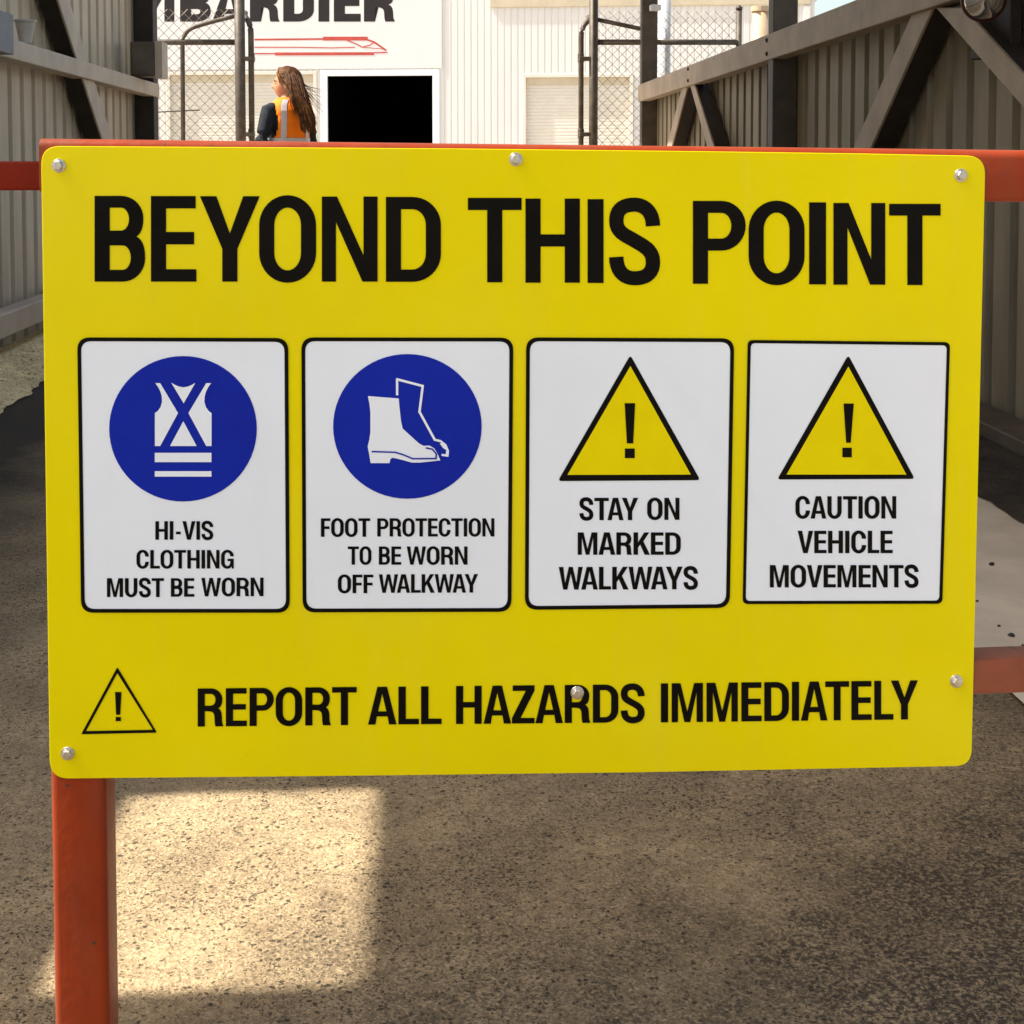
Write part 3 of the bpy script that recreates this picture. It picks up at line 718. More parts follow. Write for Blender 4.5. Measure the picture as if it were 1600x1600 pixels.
    if c == 'B':
        rx = w * .44; wt = w * .965
        o = [(0, 0), (w - rx, 0)] + arc(w - rx, .275, rx, .275, 270, 360, 9) + bez((w, .275), (w, .44), (w * .92, .50), (w * .83, .525), 6)[1:] + bez((w * .83, .525), (w * .91, .56), (wt, .62), (wt, .74), 6)[1:] + arc(wt - rx, .74, rx, .26, 0, 90, 9) + [(0, 1)]
        ri = max(rx - s * .95, .04)
        i1 = [(s, t * .95), (w - s * .95 - ri, t * .95)] + arc(w - s * .95 - ri, .28, ri, .28 - t * .95, 270, 450, 12) + [(s, .56 - t * .95)]
        i2 = [(s, .45 + t), (wt - s * .95 - ri, .45 + t)] + arc(wt - s * .95 - ri, (.45 + t + 1 - t * .95) / 2, ri, (1 - .45 - t * 1.95) / 2, 270, 450, 12) + [(s, 1 - t * .95)]
        return [(o, [i1, i2])]
    if c == 'S':
        h = s / 2; k = t / 2
        p = bez((w - h, .685), (w - h, .86), (w * .68, 1.013 - k), (w / 2, 1.013 - k)) + bez((w / 2, 1.013 - k), (w * .26, 1.013 - k), (h, .875), (h, .745))[1:] + \
            bez((h, .745), (h, .60), (w * .36, .565), (w / 2, .51))[1:] + bez((w / 2, .51), (w * .68, .445), (w - h, .395), (w - h, .255))[1:] + \
            bez((w - h, .255), (w - h, .12), (w * .72, k - .013), (w / 2, k - .013))[1:] + bez((w / 2, k - .013), (w * .30, k - .013), (h, .14), (h, .315))[1:]
        return [(stroke_poly(p, s * .95), [])]
    raise KeyError(c)
def flat(bm, outer, holes, f):
    """fill a polygon with holes; f maps its 2d points to space"""
    loops = [outer] + holes
    clean = []
    for lp in loops:
        q = []
        for p in lp:
            if not q or math.hypot(p[0] - q[-1][0], p[1] - q[-1][1]) > 1e-6: q.append(p)
        if math.hypot(q[0][0] - q[-1][0], q[0][1] - q[-1][1]) < 1e-6: q.pop()
        clean.append(q)
    tri = tessellate_polygon([[Vector((p[0], p[1], 0)) for p in lp] for lp in clean])
    pts = [p for lp in clean for p in lp]
    fs = []
    for t in tri:
        a, b_, c = (pts[i] for i in t)
        ar = (b_[0] - a[0]) * (c[1] - a[1]) - (c[0] - a[0]) * (b_[1] - a[1])
        fs.append(t if ar > 0 else t[::-1])
    bm.add([f(p) for p in pts], fs)
def word_units(word):
    x = 0; out = []
    for i, c in enumerate(word):
        l, r = BEAR.get(c, (.045, .045))
        if i: x += l
        out.append((c, x)); x += WID[c]
        if i < len(word) - 1: x += r
        if i < len(word) - 1 and (c + word[i + 1]) in ('AT', 'TA', 'LY', 'AY', 'YA', 'AV', 'VA', 'WA', 'AW'): x -= .07
    return out, x
def put_word(bm, word, x0, x1, yt, yb, f, sl=0.0, s=.178, t=.145):
    """word between photo columns x0..x1, cap top yt, baseline yb (at x0), slope sl; f maps photo px to space"""
    u, wd = word_units(word)
    for c, ux in u:
        for o, h in glyph(c, None, s, t):
            def g(p):
                xx = x0 + (x1 - x0) * (ux + p[0]) / wd
                return f((xx, yb + (yt - yb) * p[1] + sl * (xx - x0)))
            flat(bm, o, h, g)

# white name board with charcoal letters on the workshop
def bpx(w):
    return lambda p: (lambda q: bp(q[0], w, q[1]))(bu(p[0], p[1]))
sb = thing('name_board', bp(bu(440, 107)[0], -0.05, bu(440, 107)[1]), 'big white name board with charcoal letters and a red train outline on the workshop front', 'sign')
u0, z0 = bu(150, 107); u1, z1 = bu(691, 107)
b = MB(); bbox(b, u0, u1, -0.03, -0.004, min(z0, z1), ZP - 0.1); b.build('panel', M['board'], sb, bevel=0.01)
b = MB()
for c, xa, xb in (('B', 70, 123), ('O', 128, 182), ('M', 188, 273), ('B', 282, 330), ('A', 332, 386), ('R', 391, 437), ('D', 443, 491), ('I', 498, 515), ('E', 522, 564), ('R', 569, 617)):
    if c == 'B' and xa < 100: continue
    w = (xb - xa) / 56.0
    for o, h in glyph(c, w, .31 if c != 'M' else .30, .22):
        flat(b, o, h, lambda p: bpx(-0.033)((xa + p[0] * 56, 34 - p[1] * 56)))
b.build('lettering', M['letter'], sb)
b = MB()
for pts, th in (([(398, 62), (520, 61), (568, 60), (585, 66), (604, 79)], 2.8), ([(505, 60.5), (575, 60.5)], 6), ([(398, 74), (460, 74), (520, 75), (555, 74)], 1.6),
                ([(398, 84), (480, 84), (540, 84), (606, 82)], 2.0), ([(430, 84.5), (585, 84)], 4.6), ([(540, 62), (560, 70), (566, 74), (578, 71), (584, 67)], 1.8), ([(566, 74), (600, 77)], 1.2)):
    pp = []
    for i in range(len(pts) - 1):
        for k in range(5): pp.append((pts[i][0] + (pts[i + 1][0] - pts[i][0]) * k / 5, pts[i][1] + (pts[i + 1][1] - pts[i][1]) * k / 5))
    pp.append(pts[-1])
    poly = stroke_poly(pp, th); n = len(pp); vv = [bpx(-0.033 - 0.0006 * len(b.v) / 40)(p) for p in poly]
    b.add(vv, [(i + 1, i, 2 * n - 1 - i, 2 * n - 2 - i) for i in range(n - 1)])
b.build('train_outline', M['logo_red'], sb)

# ------------------------------------------------------------------ the safety sign
TH = R(-0.6)
SN = Vector((math.sin(TH), -math.cos(TH), 0))
SP = Vector((0, 1.36, 0.93))
sign = thing('safety_sign', on_plane(800, 720, SP, SN), 'large yellow safety sign with four white panels reading BEYOND THIS POINT', 'sign')
def sp(off):          # photo px -> point on the sign plane, lifted towards the viewer by off
    return lambda p: on_plane(p[0], p[1], SP, SN) + SN * off
def corner_poly(q, r, n=7):
    """rounded quadrilateral in px; q clockwise from top left"""
    out = []
    for i in range(4):
        p = Vector(q[i]); a = Vector(q[i - 1]); c = Vector(q[(i + 1) % 4])
        k0 = p + (a - p).normalized() * r; k1 = p + (c - p).normalized() * r
        for k in range(n + 1):
            t = k / n; out.append(tuple(k0 * ((1 - t) ** 2) + p * (0.8 * t * (1 - t) + 0.0) + p * (1.2 * t * (1 - t)) + k1 * t * t))
    return out[::-1]
# sheet (2 mm aluminium): edges follow the slightly uneven cut of the plate
def edge(a, c, mids):
    return [a] + mids + [c]
tl, tr, br_, bl = (64, 228), (1540, 243.5), (1518, 1197), (78, 1217)
def rc(p, a, c, r, n=8):
    p, a, c = Vector(p), Vector(a), Vector(c)
    k0 = p + (a - p).normalized() * r; k1 = p + (c - p).normalized() * r
    return [tuple(k0 * (1 - t) ** 2 + p * 2 * t * (1 - t) + k1 * t * t) for t in [k / n for k in range(n + 1)]]
out = rc(tl, bl, tr, 30) + [(700, 232), (1100, 236.5), (1350, 240)] + rc(tr, tl, br_, 30) + rc(br_, tr, bl, 26) + [(1000, 1207), (500, 1213)] + rc(bl, br_, tl, 30)
out = out[::-1]
b = MB(); n = len(out)
f0 = [sp(0)(p) for p in out]; f1 = [sp(-0.002)(p) for p in out]
b.v = f0 + f1
b.f = [tuple(range(n)), tuple(range(2 * n - 1, n - 1, -1))] + [(i, i + n, (i + 1) % n + n, (i + 1) % n) for i in range(n)]
b.build('plate', M['yellow'], sign, bevel=0.0005, seg=2)
# heading
b = MB()
HEAD = [('B', 148, 227), ('E', 236, 307), ('Y', 312.5, 406), ('O', 405, 494), ('N', 503, 590), ('D', 603, 689), ('T', 731, 815), ('H', 821, 906), ('I', 918, 943), ('S', 951, 1032), ('P', 1082.5, 1165), ('O', 1169.5, 1257), ('I', 1264, 1290.5), ('N', 1302, 1383), ('T', 1389, 1469.5)]
for c, xa, xb in HEAD:
    k = (xa + xb) / 2; yt = 306 + 9 * max(0, (k - 600) / 850) ** 1.2 + 0.003 * (k - 190); yb = 440 + 5.5 * max(0, (k - 600) / 850)
    w = (xb - xa) / 133.0
    for o, h in glyph(c, w):
        flat(b, o, h, lambda p: sp(0.0006)((xa + p[0] * 133.0, yb + (yt - yb) * p[1])))
b.build('heading_lettering', M['vinyl_black'], sign)
# footer
b = MB()
put_word(b, 'REPORT', 309, 557.5, 1075.5, 1135, sp(0.0006), -0.010)
put_word(b, 'ALL', 575, 690, 1073, 1132, sp(0.0006), -0.009)
put_word(b, 'HAZARDS', 712.5, 1007.5, 1071.5, 1131, sp(0.0006), -0.009)
put_word(b, 'IMMEDIATELY', 1032.5, 1434, 1067.5, 1128.5, sp(0.0006), -0.012)
b.build('footer_lettering', M['vinyl_black'], sign)
def tri_ring(bm, o, i, f):
    flat(bm, o, [i], f)
def rtri(q, r):
    out = []
    for k in range(3):
        out += rc(q[k], q[k - 1], q[(k + 1) % 3], r, 4)
    return out[::-1]
b = MB()
tri_ring(b, rtri([(183.5, 1042), (245.5, 1144.5), (127, 1147)], 3), [(183.5, 1051.5), (239, 1140), (134.5, 1142)][::-1], sp(0.0006))
for q in ([(180, 1081), (190, 1081), (188, 1116.5), (181.5, 1116.5)], [(181, 1120), (189, 1120), (189, 1126.5), (181, 1126.5)]): flat(b, q[::-1], [], sp(0.0006))
b.build('small_hazard_triangle', M['vinyl_black'], sign)
# four panels
def panel(name, q, r, bw, label):
    bm = MB(); inner = corner_poly([(q[0][0] + bw, q[0][1] + bw), (q[1][0] - bw, q[1][1] + bw), (q[2][0] - bw, q[2][1] - bw), (q[3][0] + bw, q[3][1] - bw)], r * 0.8)
    outer = corner_poly(q, r)
    mid = corner_poly([(q[0][0] + 1, q[0][1] + 1), (q[1][0] - 1, q[1][1] + 1), (q[2][0] - 1, q[2][1] - 1), (q[3][0] + 1, q[3][1] - 1)], r)
    flat(bm, mid, [], sp(0.0005)); o = bm.build(name, M['vinyl_white'], sign); o['label'] = label
    bm = MB(); flat(bm, outer, [inner], sp(0.0009)); bm.build('border', M['vinyl_black'], o)
    return o
P1 = panel('panel', [(121, 527), (450.5, 528), (453, 957), (127, 957)], 20, 6.0, 'white panel with a blue disc and a safety vest')
P2 = panel('panel', [(471, 527), (802, 527.5), (799, 955.5), (473, 956.5)], 20, 6.0, 'white panel with a blue disc and a pair of boots')
P3 = panel('panel', [(822, 527), (1147, 528.5), (1140, 949.5), (820, 952.5)], 20, 6.0, 'white panel with a warning triangle about marked walkways')
P4 = panel('panel', [(1168, 531), (1484, 534.5), (1472, 943), (1160, 943.5)], 9, 5.0, 'white square cornered panel with a warning triangle about vehicles')
def disc(c, rx, ry, parent):
    bm = MB(); flat(bm, arc(c[0], c[1], rx, ry, 360, 360 / 64, 63), [], sp(0.0009)); return bm.build('blue_disc', M['vinyl_blue'], parent)
disc((286.2, 669.7), 115.3, 113.6, P1); disc((636.6, 666), 116, 113, P2)
def area(q): return sum(q[i - 1][0] * q[i][1] - q[i][0] * q[i - 1][1] for i in range(len(q)))
def px_poly(bm, q, f):
    if area(q) > 0: q = q[::-1]      # px y points down
    flat(bm, q, [], f)
def zz(pts, o): return [(o[0] + x / 5.926, o[1] + y / 5.926) for x, y in pts]
b = MB(); O6 = (150, 540)
left = [(548, 622), (575, 603), (600, 568), (614, 520), (612, 470), (600, 425), (580, 385), (552, 345), (597, 345), (762, 622), (597, 927), (548, 927)]
px_poly(b, zz(left, O6), sp(0.0014)); px_poly(b, zz([(1620 - x, y) for x, y in left], O6), sp(0.0014))
px_poly(b, zz([(700, 342), (735, 362), (775, 378), (812, 384), (850, 378), (890, 362), (922, 342), (814, 532)], O6), sp(0.0014))
px_poly(b, zz([(811, 698), (688, 927), (934, 927)], O6), sp(0.0014))
px_poly(b, zz([(547, 990), (1071, 990), (1071, 1076), (547, 1076)], O6), sp(0.0014)); px_poly(b, zz([(547, 1160), (1071, 1160), (1071, 1210), (547, 1210)], O6), sp(0.0014))
b.build('vest_symbol', M['vinyl_white'], P1)
b = MB(); O7 = (510, 540)
px_poly(b, zz([(385, 465), (670, 487), (676, 560), (690, 690), (706, 765), (780, 833), (860, 905), (900, 925), (955, 923), (1000, 950), (1030, 1000), (1055, 1060), (960, 1070), (870, 1080), (790, 1080), (720, 1060), (640, 1040), (608, 1036), (592, 1050), (585, 1085), (410, 1085), (398, 1010), (383, 930), (398, 870), (408, 800), (408, 620), (400, 540)], O7), sp(0.0014))
def px_stroke(bm, pts, th, f):
    px = zz(pts, O7)
    for i in range(len(px) - 1):
        a, c = Vector(px[i]), Vector(px[i + 1]); dd = (c - a).normalized(); nn = Vector((-dd.y, dd.x)) * th / 2; e = dd * th * 0.35
        px_poly(bm, [tuple(a - e + nn), tuple(c + e + nn), tuple(c + e - nn), tuple(a - e - nn)], lambda p, k=i: f(p) + SN * 0.00004 * k)
px_stroke(b, [(655, 450), (655, 310), (892, 372), (862, 610), (930, 735), (1003, 868)], 3.7, sp(0.0013))
px_poly(b, zz([(1000, 858), (1060, 872), (1110, 912), (1135, 970), (1130, 1028), (1066, 1018), (1066, 1000), (1105, 1003), (1110, 965), (1080, 945), (1050, 905), (1068, 895), (1005, 880)], O7), sp(0.0013))
b.build('boot_symbol', M['vinyl_white'], P2)
b = MB(); px_stroke(b, [(425, 978), (640, 985), (720, 1010), (800, 1044), (1015, 1043), (1018, 1000), (982, 956), (925, 944)], 2.4, sp(0.0018))
b.build('boot_line', M['vinyl_blue'], P2)
def warn(o, i, e, dd, parent):
    bm = MB(); flat(bm, rtri(o, 6), [], sp(0.0009)); t = bm.build('warning_triangle', M['vinyl_black'], parent)
    bm = MB(); px_poly(bm, i, sp(0.0013)); bm.build('yellow_field', M['vinyl_yellow'], parent)
    bm = MB(); px_poly(bm, e, sp(0.0018)); px_poly(bm, dd, sp(0.0018)); bm.build('exclamation_mark', M['vinyl_black'], parent)
warn([(984.7, 554.5), (1094, 750), (871.5, 751.5)], [(984.7, 571.6), (1079, 741), (886.5, 741.5)], [(975.6, 629.5), (992.1, 629.5), (989, 692.3), (979.2, 692.3)], [(976, 700.2), (991.4, 700.2), (991.4, 715.3), (976, 715.3)], P3)
warn([(1325, 554.5), (1429, 748), (1214, 749)], [(1325, 572.5), (1415.5, 741), (1228.5, 741)], [(1317.3, 630), (1333.3, 630), (1328.5, 691.3), (1321.3, 691.3)], [(1315.4, 699), (1330.2, 699), (1330.2, 714), (1315.4, 714)], P4)
def lines(parent, ws):
    bm = MB()
    for a in ws: put_word(bm, *a[:5], sp(0.0009), a[5] if len(a) > 5 else 0.0, .186, .148)
    bm.build('lettering', M['vinyl_black'], parent)
lines(P1, [('HI-VIS', 243, 333.5, 814, 843), ('CLOTHING', 213.5, 365.5, 859, 888), ('MUST', 167.4, 256.5, 903, 932.5), ('BE', 267.2, 304, 903, 932), ('WORN', 314.7, 412, 902.5, 931.5, -.004)])
lines(P2, [('FOOT', 501.5, 578.5, 809.5, 838.5), ('PROTECTION', 589.5, 772.5, 809.5, 838), ('TO', 543.5, 580.5, 853.5, 882), ('BE', 592, 627, 853.5, 882), ('WORN', 635.5, 730.5, 853.5, 882), ('OFF', 528, 583.5, 897.5, 926.5), ('WALKWAY', 592, 747, 897, 926, -.003)])
lines(P3, [('STAY', 905, 997, 777.5, 812.5), ('ON', 1011, 1061.5, 777.5, 812), ('MARKED', 902.5, 1063.5, 831.5, 866.5), ('WALKWAYS', 873, 1090.5, 885.5, 921, -.003)])
lines(P4, [('CAUTION', 1242.5, 1400, 775, 810), ('VEHICLE', 1246, 1394.5, 829, 864), ('MOVEMENTS', 1202.5, 1435, 882.5, 917.5)])
# six hexagon head bolts with washers
bolt0 = None
for x, y in ((92, 259), (806, 249), (1501, 274), (1494, 1064), (902, 1082), (106, 1177)):
    p = sp(0)((x, y))
    if bolt0 is None:
        bm = MB(); bm.lathe([(0.0066, 0), (0.0066, 0.0012), (0.0050, 0.0014), (0.0048, 0.0018)], (0, 0, 0), SN, 24)
        hx = [(0.0046 * math.cos(R(60 * k)), 0.0046 * math.sin(R(60 * k))) for k in range(6)]
        bm.lathe([(0.0049, 0.0014), (0.0049, 0.0052), (0.0042, 0.0060), (0.0, 0.0061)], (0, 0, 0), SN, 6)
        bolt0 = bm.build('bolt', M['bolt'], sign, bevel=0.0002, seg=1); bo = bolt0
    else:
        bo = bolt0.copy(); COL.objects.link(bo); bo.parent = sign
    bo.location = p - Vector(sign.location)

# ------------------------------------------------------------------ the orange gate that carries it
gate = thing('steel_gate', (sp(0)((120, 1600)).x, 1.39, 0), 'orange painted steel tube gate carrying the yellow sign', 'gate')
def gp(x, y, back): return on_plane(x, y, SP, SN) - SN * back
HB = 0.0022
def rhs(name, A, B, w, h, material, r=0.007, parent=gate, up=Vector((0, 0, 1))):
    bm = MB(); bm.sweep([A, B], rrect(w, h, r), up); o = bm.build(name, material, parent)
    for p in o.data.polygons: p.use_smooth = True
    md = o.modifiers.new('split', 'EDGE_SPLIT'); md.split_angle = R(40)
    return o
D = 0.050
cA = gp(70, 216.5, HB + D / 2); cB = gp(1600, 234.5, HB + D / 2)
hT = 0.0515
A = cA - Vector((0, 0, hT / 2)); Bp = cB - Vector((0, 0, hT / 2))
xl = gp(61, 300, HB).x; xr = gp(176, 300, HB).x
dirT = (Bp - A).normalized()
A = Bp + dirT * ((xl - Bp.x) / dirT.x); Bfar = Bp + dirT * 0.95
rhs('top_rail', A, Bfar, D, hT, M['orange'], 0.0085)
pL = gp(64, 240, HB + D / 2); 
xrp = gp(163, 1230, HB).x; wpost = xrp - xl; px_c = (xrp + xl) / 2
ztop = A.z - hT / 2 + 0.001
rhs('post', Vector((px_c, pL.y, 0.0)), Vector((px_c, pL.y, ztop)), wpost, D, M['orange'], 0.0075, up=Vector((0, 1, 0)))
q0 = gp(1600, 1030, HB + 0.02); q1 = gp(1600, 1086, HB + 0.02)
hL = q0.z - q1.z
Lr = (q0 + q1) / 2; L9 = gp(902, 1082, HB + 0.02); dv = (Lr - L9) / (Lr.x - L9.x)
La = L9 + dv * (px_c + wpost / 2 - 0.004 - L9.x); Lb = Lr + dv * 0.95
rhs('lower_rail', La, Lb, 0.04, hL, M['faded_red'], 0.006)
rhs('hinge_stile', Vector((Bfar.x + 0.025, Bfar.y, 0.0)), Vector((Bfar.x + 0.025, Bfar.y, Bfar.z + hT / 2)), 0.05, 0.05, M['orange'], 0.007, up=Vector((0, 1, 0)))
k0 = on_y(30, 252, 1.462); k1 = on_y(30, 297, 1.462)
rhs('latch_bar', Vector((LW + 0.05, 1.462, (k0.z + k1.z) / 2)), Vector((xl + 0.02, 1.462, (k0.z + k1.z) / 2)), 0.03, k0.z - k1.z, M['red_rail'], 0.003)
kn = on_y(61, 306, 1.40)
b = MB(); b.tube([(xl - 0.003, 1.40, kn.z + 0.006), (xl - 0.003, 1.40, kn.z - 0.006)], 0.0042, 10); b.box(xl - 0.004, xl + 0.004, 1.398, 1.42, kn.z - 0.004, kn.z + 0.004)
b.build('latch_pin', M['red_rail'], gate, smooth=True)

# ------------------------------------------------------------------ person in an orange vest
PY = 11.5
pp = on_y(450, 245, PY)
person = thing('person', (pp.x, PY, 0), 'person with long brown hair in an orange safety vest, seen from behind looking left', 'person')
TW = R(36)                        # torso turned left from straight away
HW = R(88)                        # head turned further left
def tl_(p): return Vector((pp.x + p[0] * math.cos(TW) - p[1] * math.sin(TW), PY + p[0] * math.sin(TW) + p[1] * math.cos(TW), p[2] * 0.972))
HC = tl_((0.0, 0.03, 0)) + Vector((0.012, 0, 1.515))
HS = 1.10
def hd(p): # head space: x right, y forward, z up from the head centre
    return Vector((HC.x + HS * (p[0] * math.cos(HW) - p[1] * math.sin(HW)), HC.y + HS * (p[0] * math.sin(HW) + p[1] * math.cos(HW)), HC.z + HS * p[2]))
def loft(bm, rings, f, n=24, cap=True):
    vs = []
    for (cx, cy, z, hw, hdp) in rings:
        for k in range(n):
            a = 2 * math.pi * k / n; ca, sa = math.cos(a), math.sin(a)
            e = 0.85
            vs.append(f((cx + hw * math.copysign(abs(ca) ** e, ca), cy + hdp * math.copysign(abs(sa) ** e, sa), z)))
    m = len(rings)
    fs = [(i * n + k, i * n + (k + 1) % n, (i + 1) * n + (k + 1) % n, (i + 1) * n + k) for i in range(m - 1) for k in range(n)]
    if cap: fs += [tuple(range(n))[::-1], tuple((m - 1) * n + k for k in range(n))]
    bm.add(vs, fs)
def limb(bm, pts, rad, n=12):
    P_ = []; S_ = []
    for i in range(len(pts) - 1):
        for k in range(5):
            t = k / 5; P_.append(Vector(pts[i]) * (1 - t) + Vector(pts[i + 1]) * t); S_.append(rad[i] * (1 - t) + rad[i + 1] * t)
    P_.append(Vector(pts[-1])); S_.append(rad[-1])
    bm.tube(P_, 1.0, n, S_)
TORSO = [(0, 0, .86, .165, .115), (0, 0, .94, .160, .110), (0, .005, 1.04, .140, .098), (0, 0, 1.14, .148, .100), (0, -.005, 1.24, .165, .108), (0, -.005, 1.32, .172, .100), (0, -.005, 1.375, .150, .080), (0, 0, 1.41, .085, .062), (0, .01, 1.44, .056, .056)]
ARML = [(-.175, -.005, 1.335), (-.262, -.05, 1.10), (-.20, .16, .93), (-.19, .21, .90)]
ARMR = [(.165, -.005, 1.325), (.215, .0, 1.10), (.17, .17, .95), (.16, .22, .93)]
LEGL = [(-.085, 0, .88), (-.09, .015, .48), (-.095, -.01, .08)]
LEGR = [(.085, 0, .88), (.09, .02, .48), (.095, .0, .08)]
def head_mesh(bm):
    nu, nv = 40, 28; vs = []
    for j in range(nv + 1):
        ph = math.pi * j / nv - math.pi / 2
        for i in range(nu):
            th = 2 * math.pi * i / nu
            dx, dy, dz = math.cos(ph) * math.sin(th), math.cos(ph) * math.cos(th), math.sin(ph)
            x, y, z = dx * 0.073, dy * 0.092, dz * 0.108
            if dz < 0: x *= 1 - 0.34 * (-dz) ** 1.4; y = y * (1 - 0.20 * (-dz) ** 2) + 0.020 * (-dz)
            fr = max(0, dy) ** 2
            def g(z0, sz, x0, sx): return math.exp(-((z - z0) / sz) ** 2 - ((x - x0) / sx) ** 2) * fr
            y += 0.026 * g(-0.022, 0.013, 0, 0.011) + 0.014 * g(-0.002, 0.018, 0, 0.008) + 0.007 * g(0.020, 0.010, 0, 0.040)
            y += 0.010 * g(-0.053, 0.006, 0, 0.018) + 0.009 * g(-0.064, 0.006, 0, 0.017) + 0.012 * g(-0.090, 0.014, 0, 0.02)
            y -= 0.008 * g(0.006, 0.009, 0.03, 0.014) + 0.008 * g(0.006, 0.009, -0.03, 0.014)
            vs.append(hd((x, y, z)))
    fs = [(j * nu + i, j * nu + (i + 1) % nu, (j + 1) * nu + (i + 1) % nu, (j + 1) * nu + i) for j in range(nv) for i in range(nu)]
    bm.add(vs, fs)
    for s in (-1, 1):
        limb(bm, [hd((s * .068, -.005, .022)), hd((s * .078, -.016, .010)), hd((s * .072, -.008, -.022))], [.010, .012, .007], 8)
bm = MB()
loft(bm, TORSO, tl_)
limb(bm, [tl_((0, 0, 1.36)), tl_((0, .01, 1.44)), hd((0, -.02, -.07))], [.062, .054, .054])
head_mesh(bm)
for A_ in (ARML, ARMR):
    q = [tl_(p) for p in A_]; limb(bm, [tl_((A_[0][0] * .5, 0, 1.34))] + q, [.05, .048, .038, .027, .026])
    w = q[-1]; d_ = (q[-1] - q[-2]).normalized(); side = d_.cross(Vector((0, 0, 1))).normalized()
    limb(bm, [w, w + d_ * .045, w + d_ * .085], [.026, .036, .034])
    for k, ln in enumerate((.060, .072, .068, .052)):
        o_ = w + d_ * .075 + side * (-.027 + .018 * k)
        limb(bm, [o_, o_ + d_ * ln * .5 + Vector((0, 0, -.006)), o_ + d_ * ln * .8 + Vector((0, 0, -.03))], [.009, .008, .007], 8)
    s_ = 1 if A_ is ARML else -1
    o_ = w + d_ * .02 + side * (.026 * s_)
    limb(bm, [o_, o_ + d_ * .03 + side * (.022 * s_), o_ + d_ * .06 + side * (.020 * s_) + Vector((0, 0, -.015))], [.012, .010, .008], 8)
for L_ in (LEGL, LEGR):
    limb(bm, [tl_((L_[0][0], 0, .95))] + [tl_(p) for p in L_], [.09, .088, .058, .042])
    limb(bm, [tl_((L_[2][0], -.03, .05)), tl_((L_[2][0], .06, .045)), tl_((L_[2][0], .16, .03))], [.036, .040, .028])
body = bm.build('body', M['skin'], person, smooth=True)
rm = body.modifiers.new('remesh', 'REMESH'); rm.mode = 'VOXEL'; rm.voxel_size = 0.006; rm.use_smooth_shade = True
# shirt with sleeves, trousers, boots
bm = MB(); loft(bm, [(a, c, z, w + .010, h + .010) for a, c, z, w, h in TORSO[:-1]] + [(0, .01, 1.45, .058, .058)], tl_)
for A_ in (ARML, ARMR):
    limb(bm, [tl_((A_[0][0] * .45, 0, 1.345))] + [tl_(p) for p in A_[:3]] + [tl_(Vector(A_[2]) * .5 + Vector(A_[3]) * .5)], [.058, .066, .056, .046, .040])
o = bm.build('shirt', M['navy'], person, smooth=True)
rm = o.modifiers.new('remesh', 'REMESH'); rm.mode = 'VOXEL'; rm.voxel_size = 0.009; rm.use_smooth_shade = True
bm = MB(); loft(bm, [(0, 0, .80, .178, .125), (0, 0, .90, .178, .126), (0, 0, .97, .168, .118)], tl_)
for L_ in (LEGL, LEGR): limb(bm, [tl_((L_[0][0], 0, .95))] + [tl_(p) for p in L_], [.098, .100, .076, .064])
o = bm.build('trousers', M['trouser'], person, smooth=True)
rm = o.modifiers.new('remesh', 'REMESH'); rm.mode = 'VOXEL'; rm.voxel_size = 0.01; rm.use_smooth_shade = True
for L_ in (LEGL, LEGR):
    bm = MB(); x_ = L_[2][0]
    limb(bm, [tl_((x_, -.01, .20)), tl_((x_, -.01, .08)), tl_((x_, -.02, .05))], [.058, .054, .05]); limb(bm, [tl_((x_, -.04, .045)), tl_((x_, .06, .05)), tl_((x_, .18, .035))], [.044, .050, .034])
    bm.build('boot', M['boot'], person, smooth=True)
# vest shell with reflective tape
VR = [(0, 0, .84, .200, .148), (0, 0, .95, .192, .142), (0, .0, 1.06, .178, .132), (0, -.003, 1.16, .178, .134), (0, -.007, 1.26, .180, .138), (0, -.007, 1.335, .172, .128), (0, -.005, 1.385, .150, .104), (0, 0, 1.425, .100, .082), (0, .008, 1.448, .072, .070)]
def vring(z, off):
    for i in range(len(VR) - 1):
        if VR[i][2] <= z <= VR[i + 1][2]:
            t = (z - VR[i][2]) / (VR[i + 1][2] - VR[i][2]); a, c = VR[i], VR[i + 1]
            q = [a[k] * (1 - t) + c[k] * t for k in range(5)]; return (q[0], q[1], z, q[3] + off, q[4] + off)
def vpt(a, z, off):
    cx, cy, z, hw, h = vring(z, off); ca, sa = math.cos(a), math.sin(a); e = .85
    wob = 1 + .012 * math.sin(a * 7 + z * 9)
    return tl_((cx + hw * wob * math.copysign(abs(ca) ** e, ca), cy + h * wob * math.copysign(abs(sa) ** e, sa), z))
bm = MB(); nz_, na = 40, 56; vs = []
zs = [.84 + (1.448 - .84) * i / nz_ for i in range(nz_ + 1)]
for z in zs:
    for k in range(na): vs.append(vpt(2 * math.pi * k / na, z, 0))
fs = []
for i in range(nz_):
    for k in range(na):
        a = 2 * math.pi * (k + .5) / na; z = (zs[i] + zs[i + 1]) / 2
        ca = abs(math.cos(a))
        hole = 1.10 < z < 1.375 and ca > (.80 + .19 * abs((z - 1.235) / .14) ** 3)
        if not hole: fs.append((i * na + k, i * na + (k + 1) % na, (i + 1) * na + (k + 1) % na, (i + 1) * na + k))
bm.add(vs, fs); vest = bm.build('vest', M['vest'], person, smooth=True)
sdm = vest.modifiers.new('thick', 'SOLIDIFY'); sdm.thickness = .006; sdm.offset = -1
bm = MB(); vs = []; n = 56
for z in (1.055, 1.075, 1.095, 1.112):
    for k in range(n): vs.append(vpt(2 * math.pi * k / n, z, .004))
bm.add(vs, [(i * n + k, i * n + (k + 1) % n, (i + 1) * n + (k + 1) % n, (i + 1) * n + k) for i in range(3) for k in range(n)])
bm.build('waist_tape', M['reflect'], vest, smooth=True)
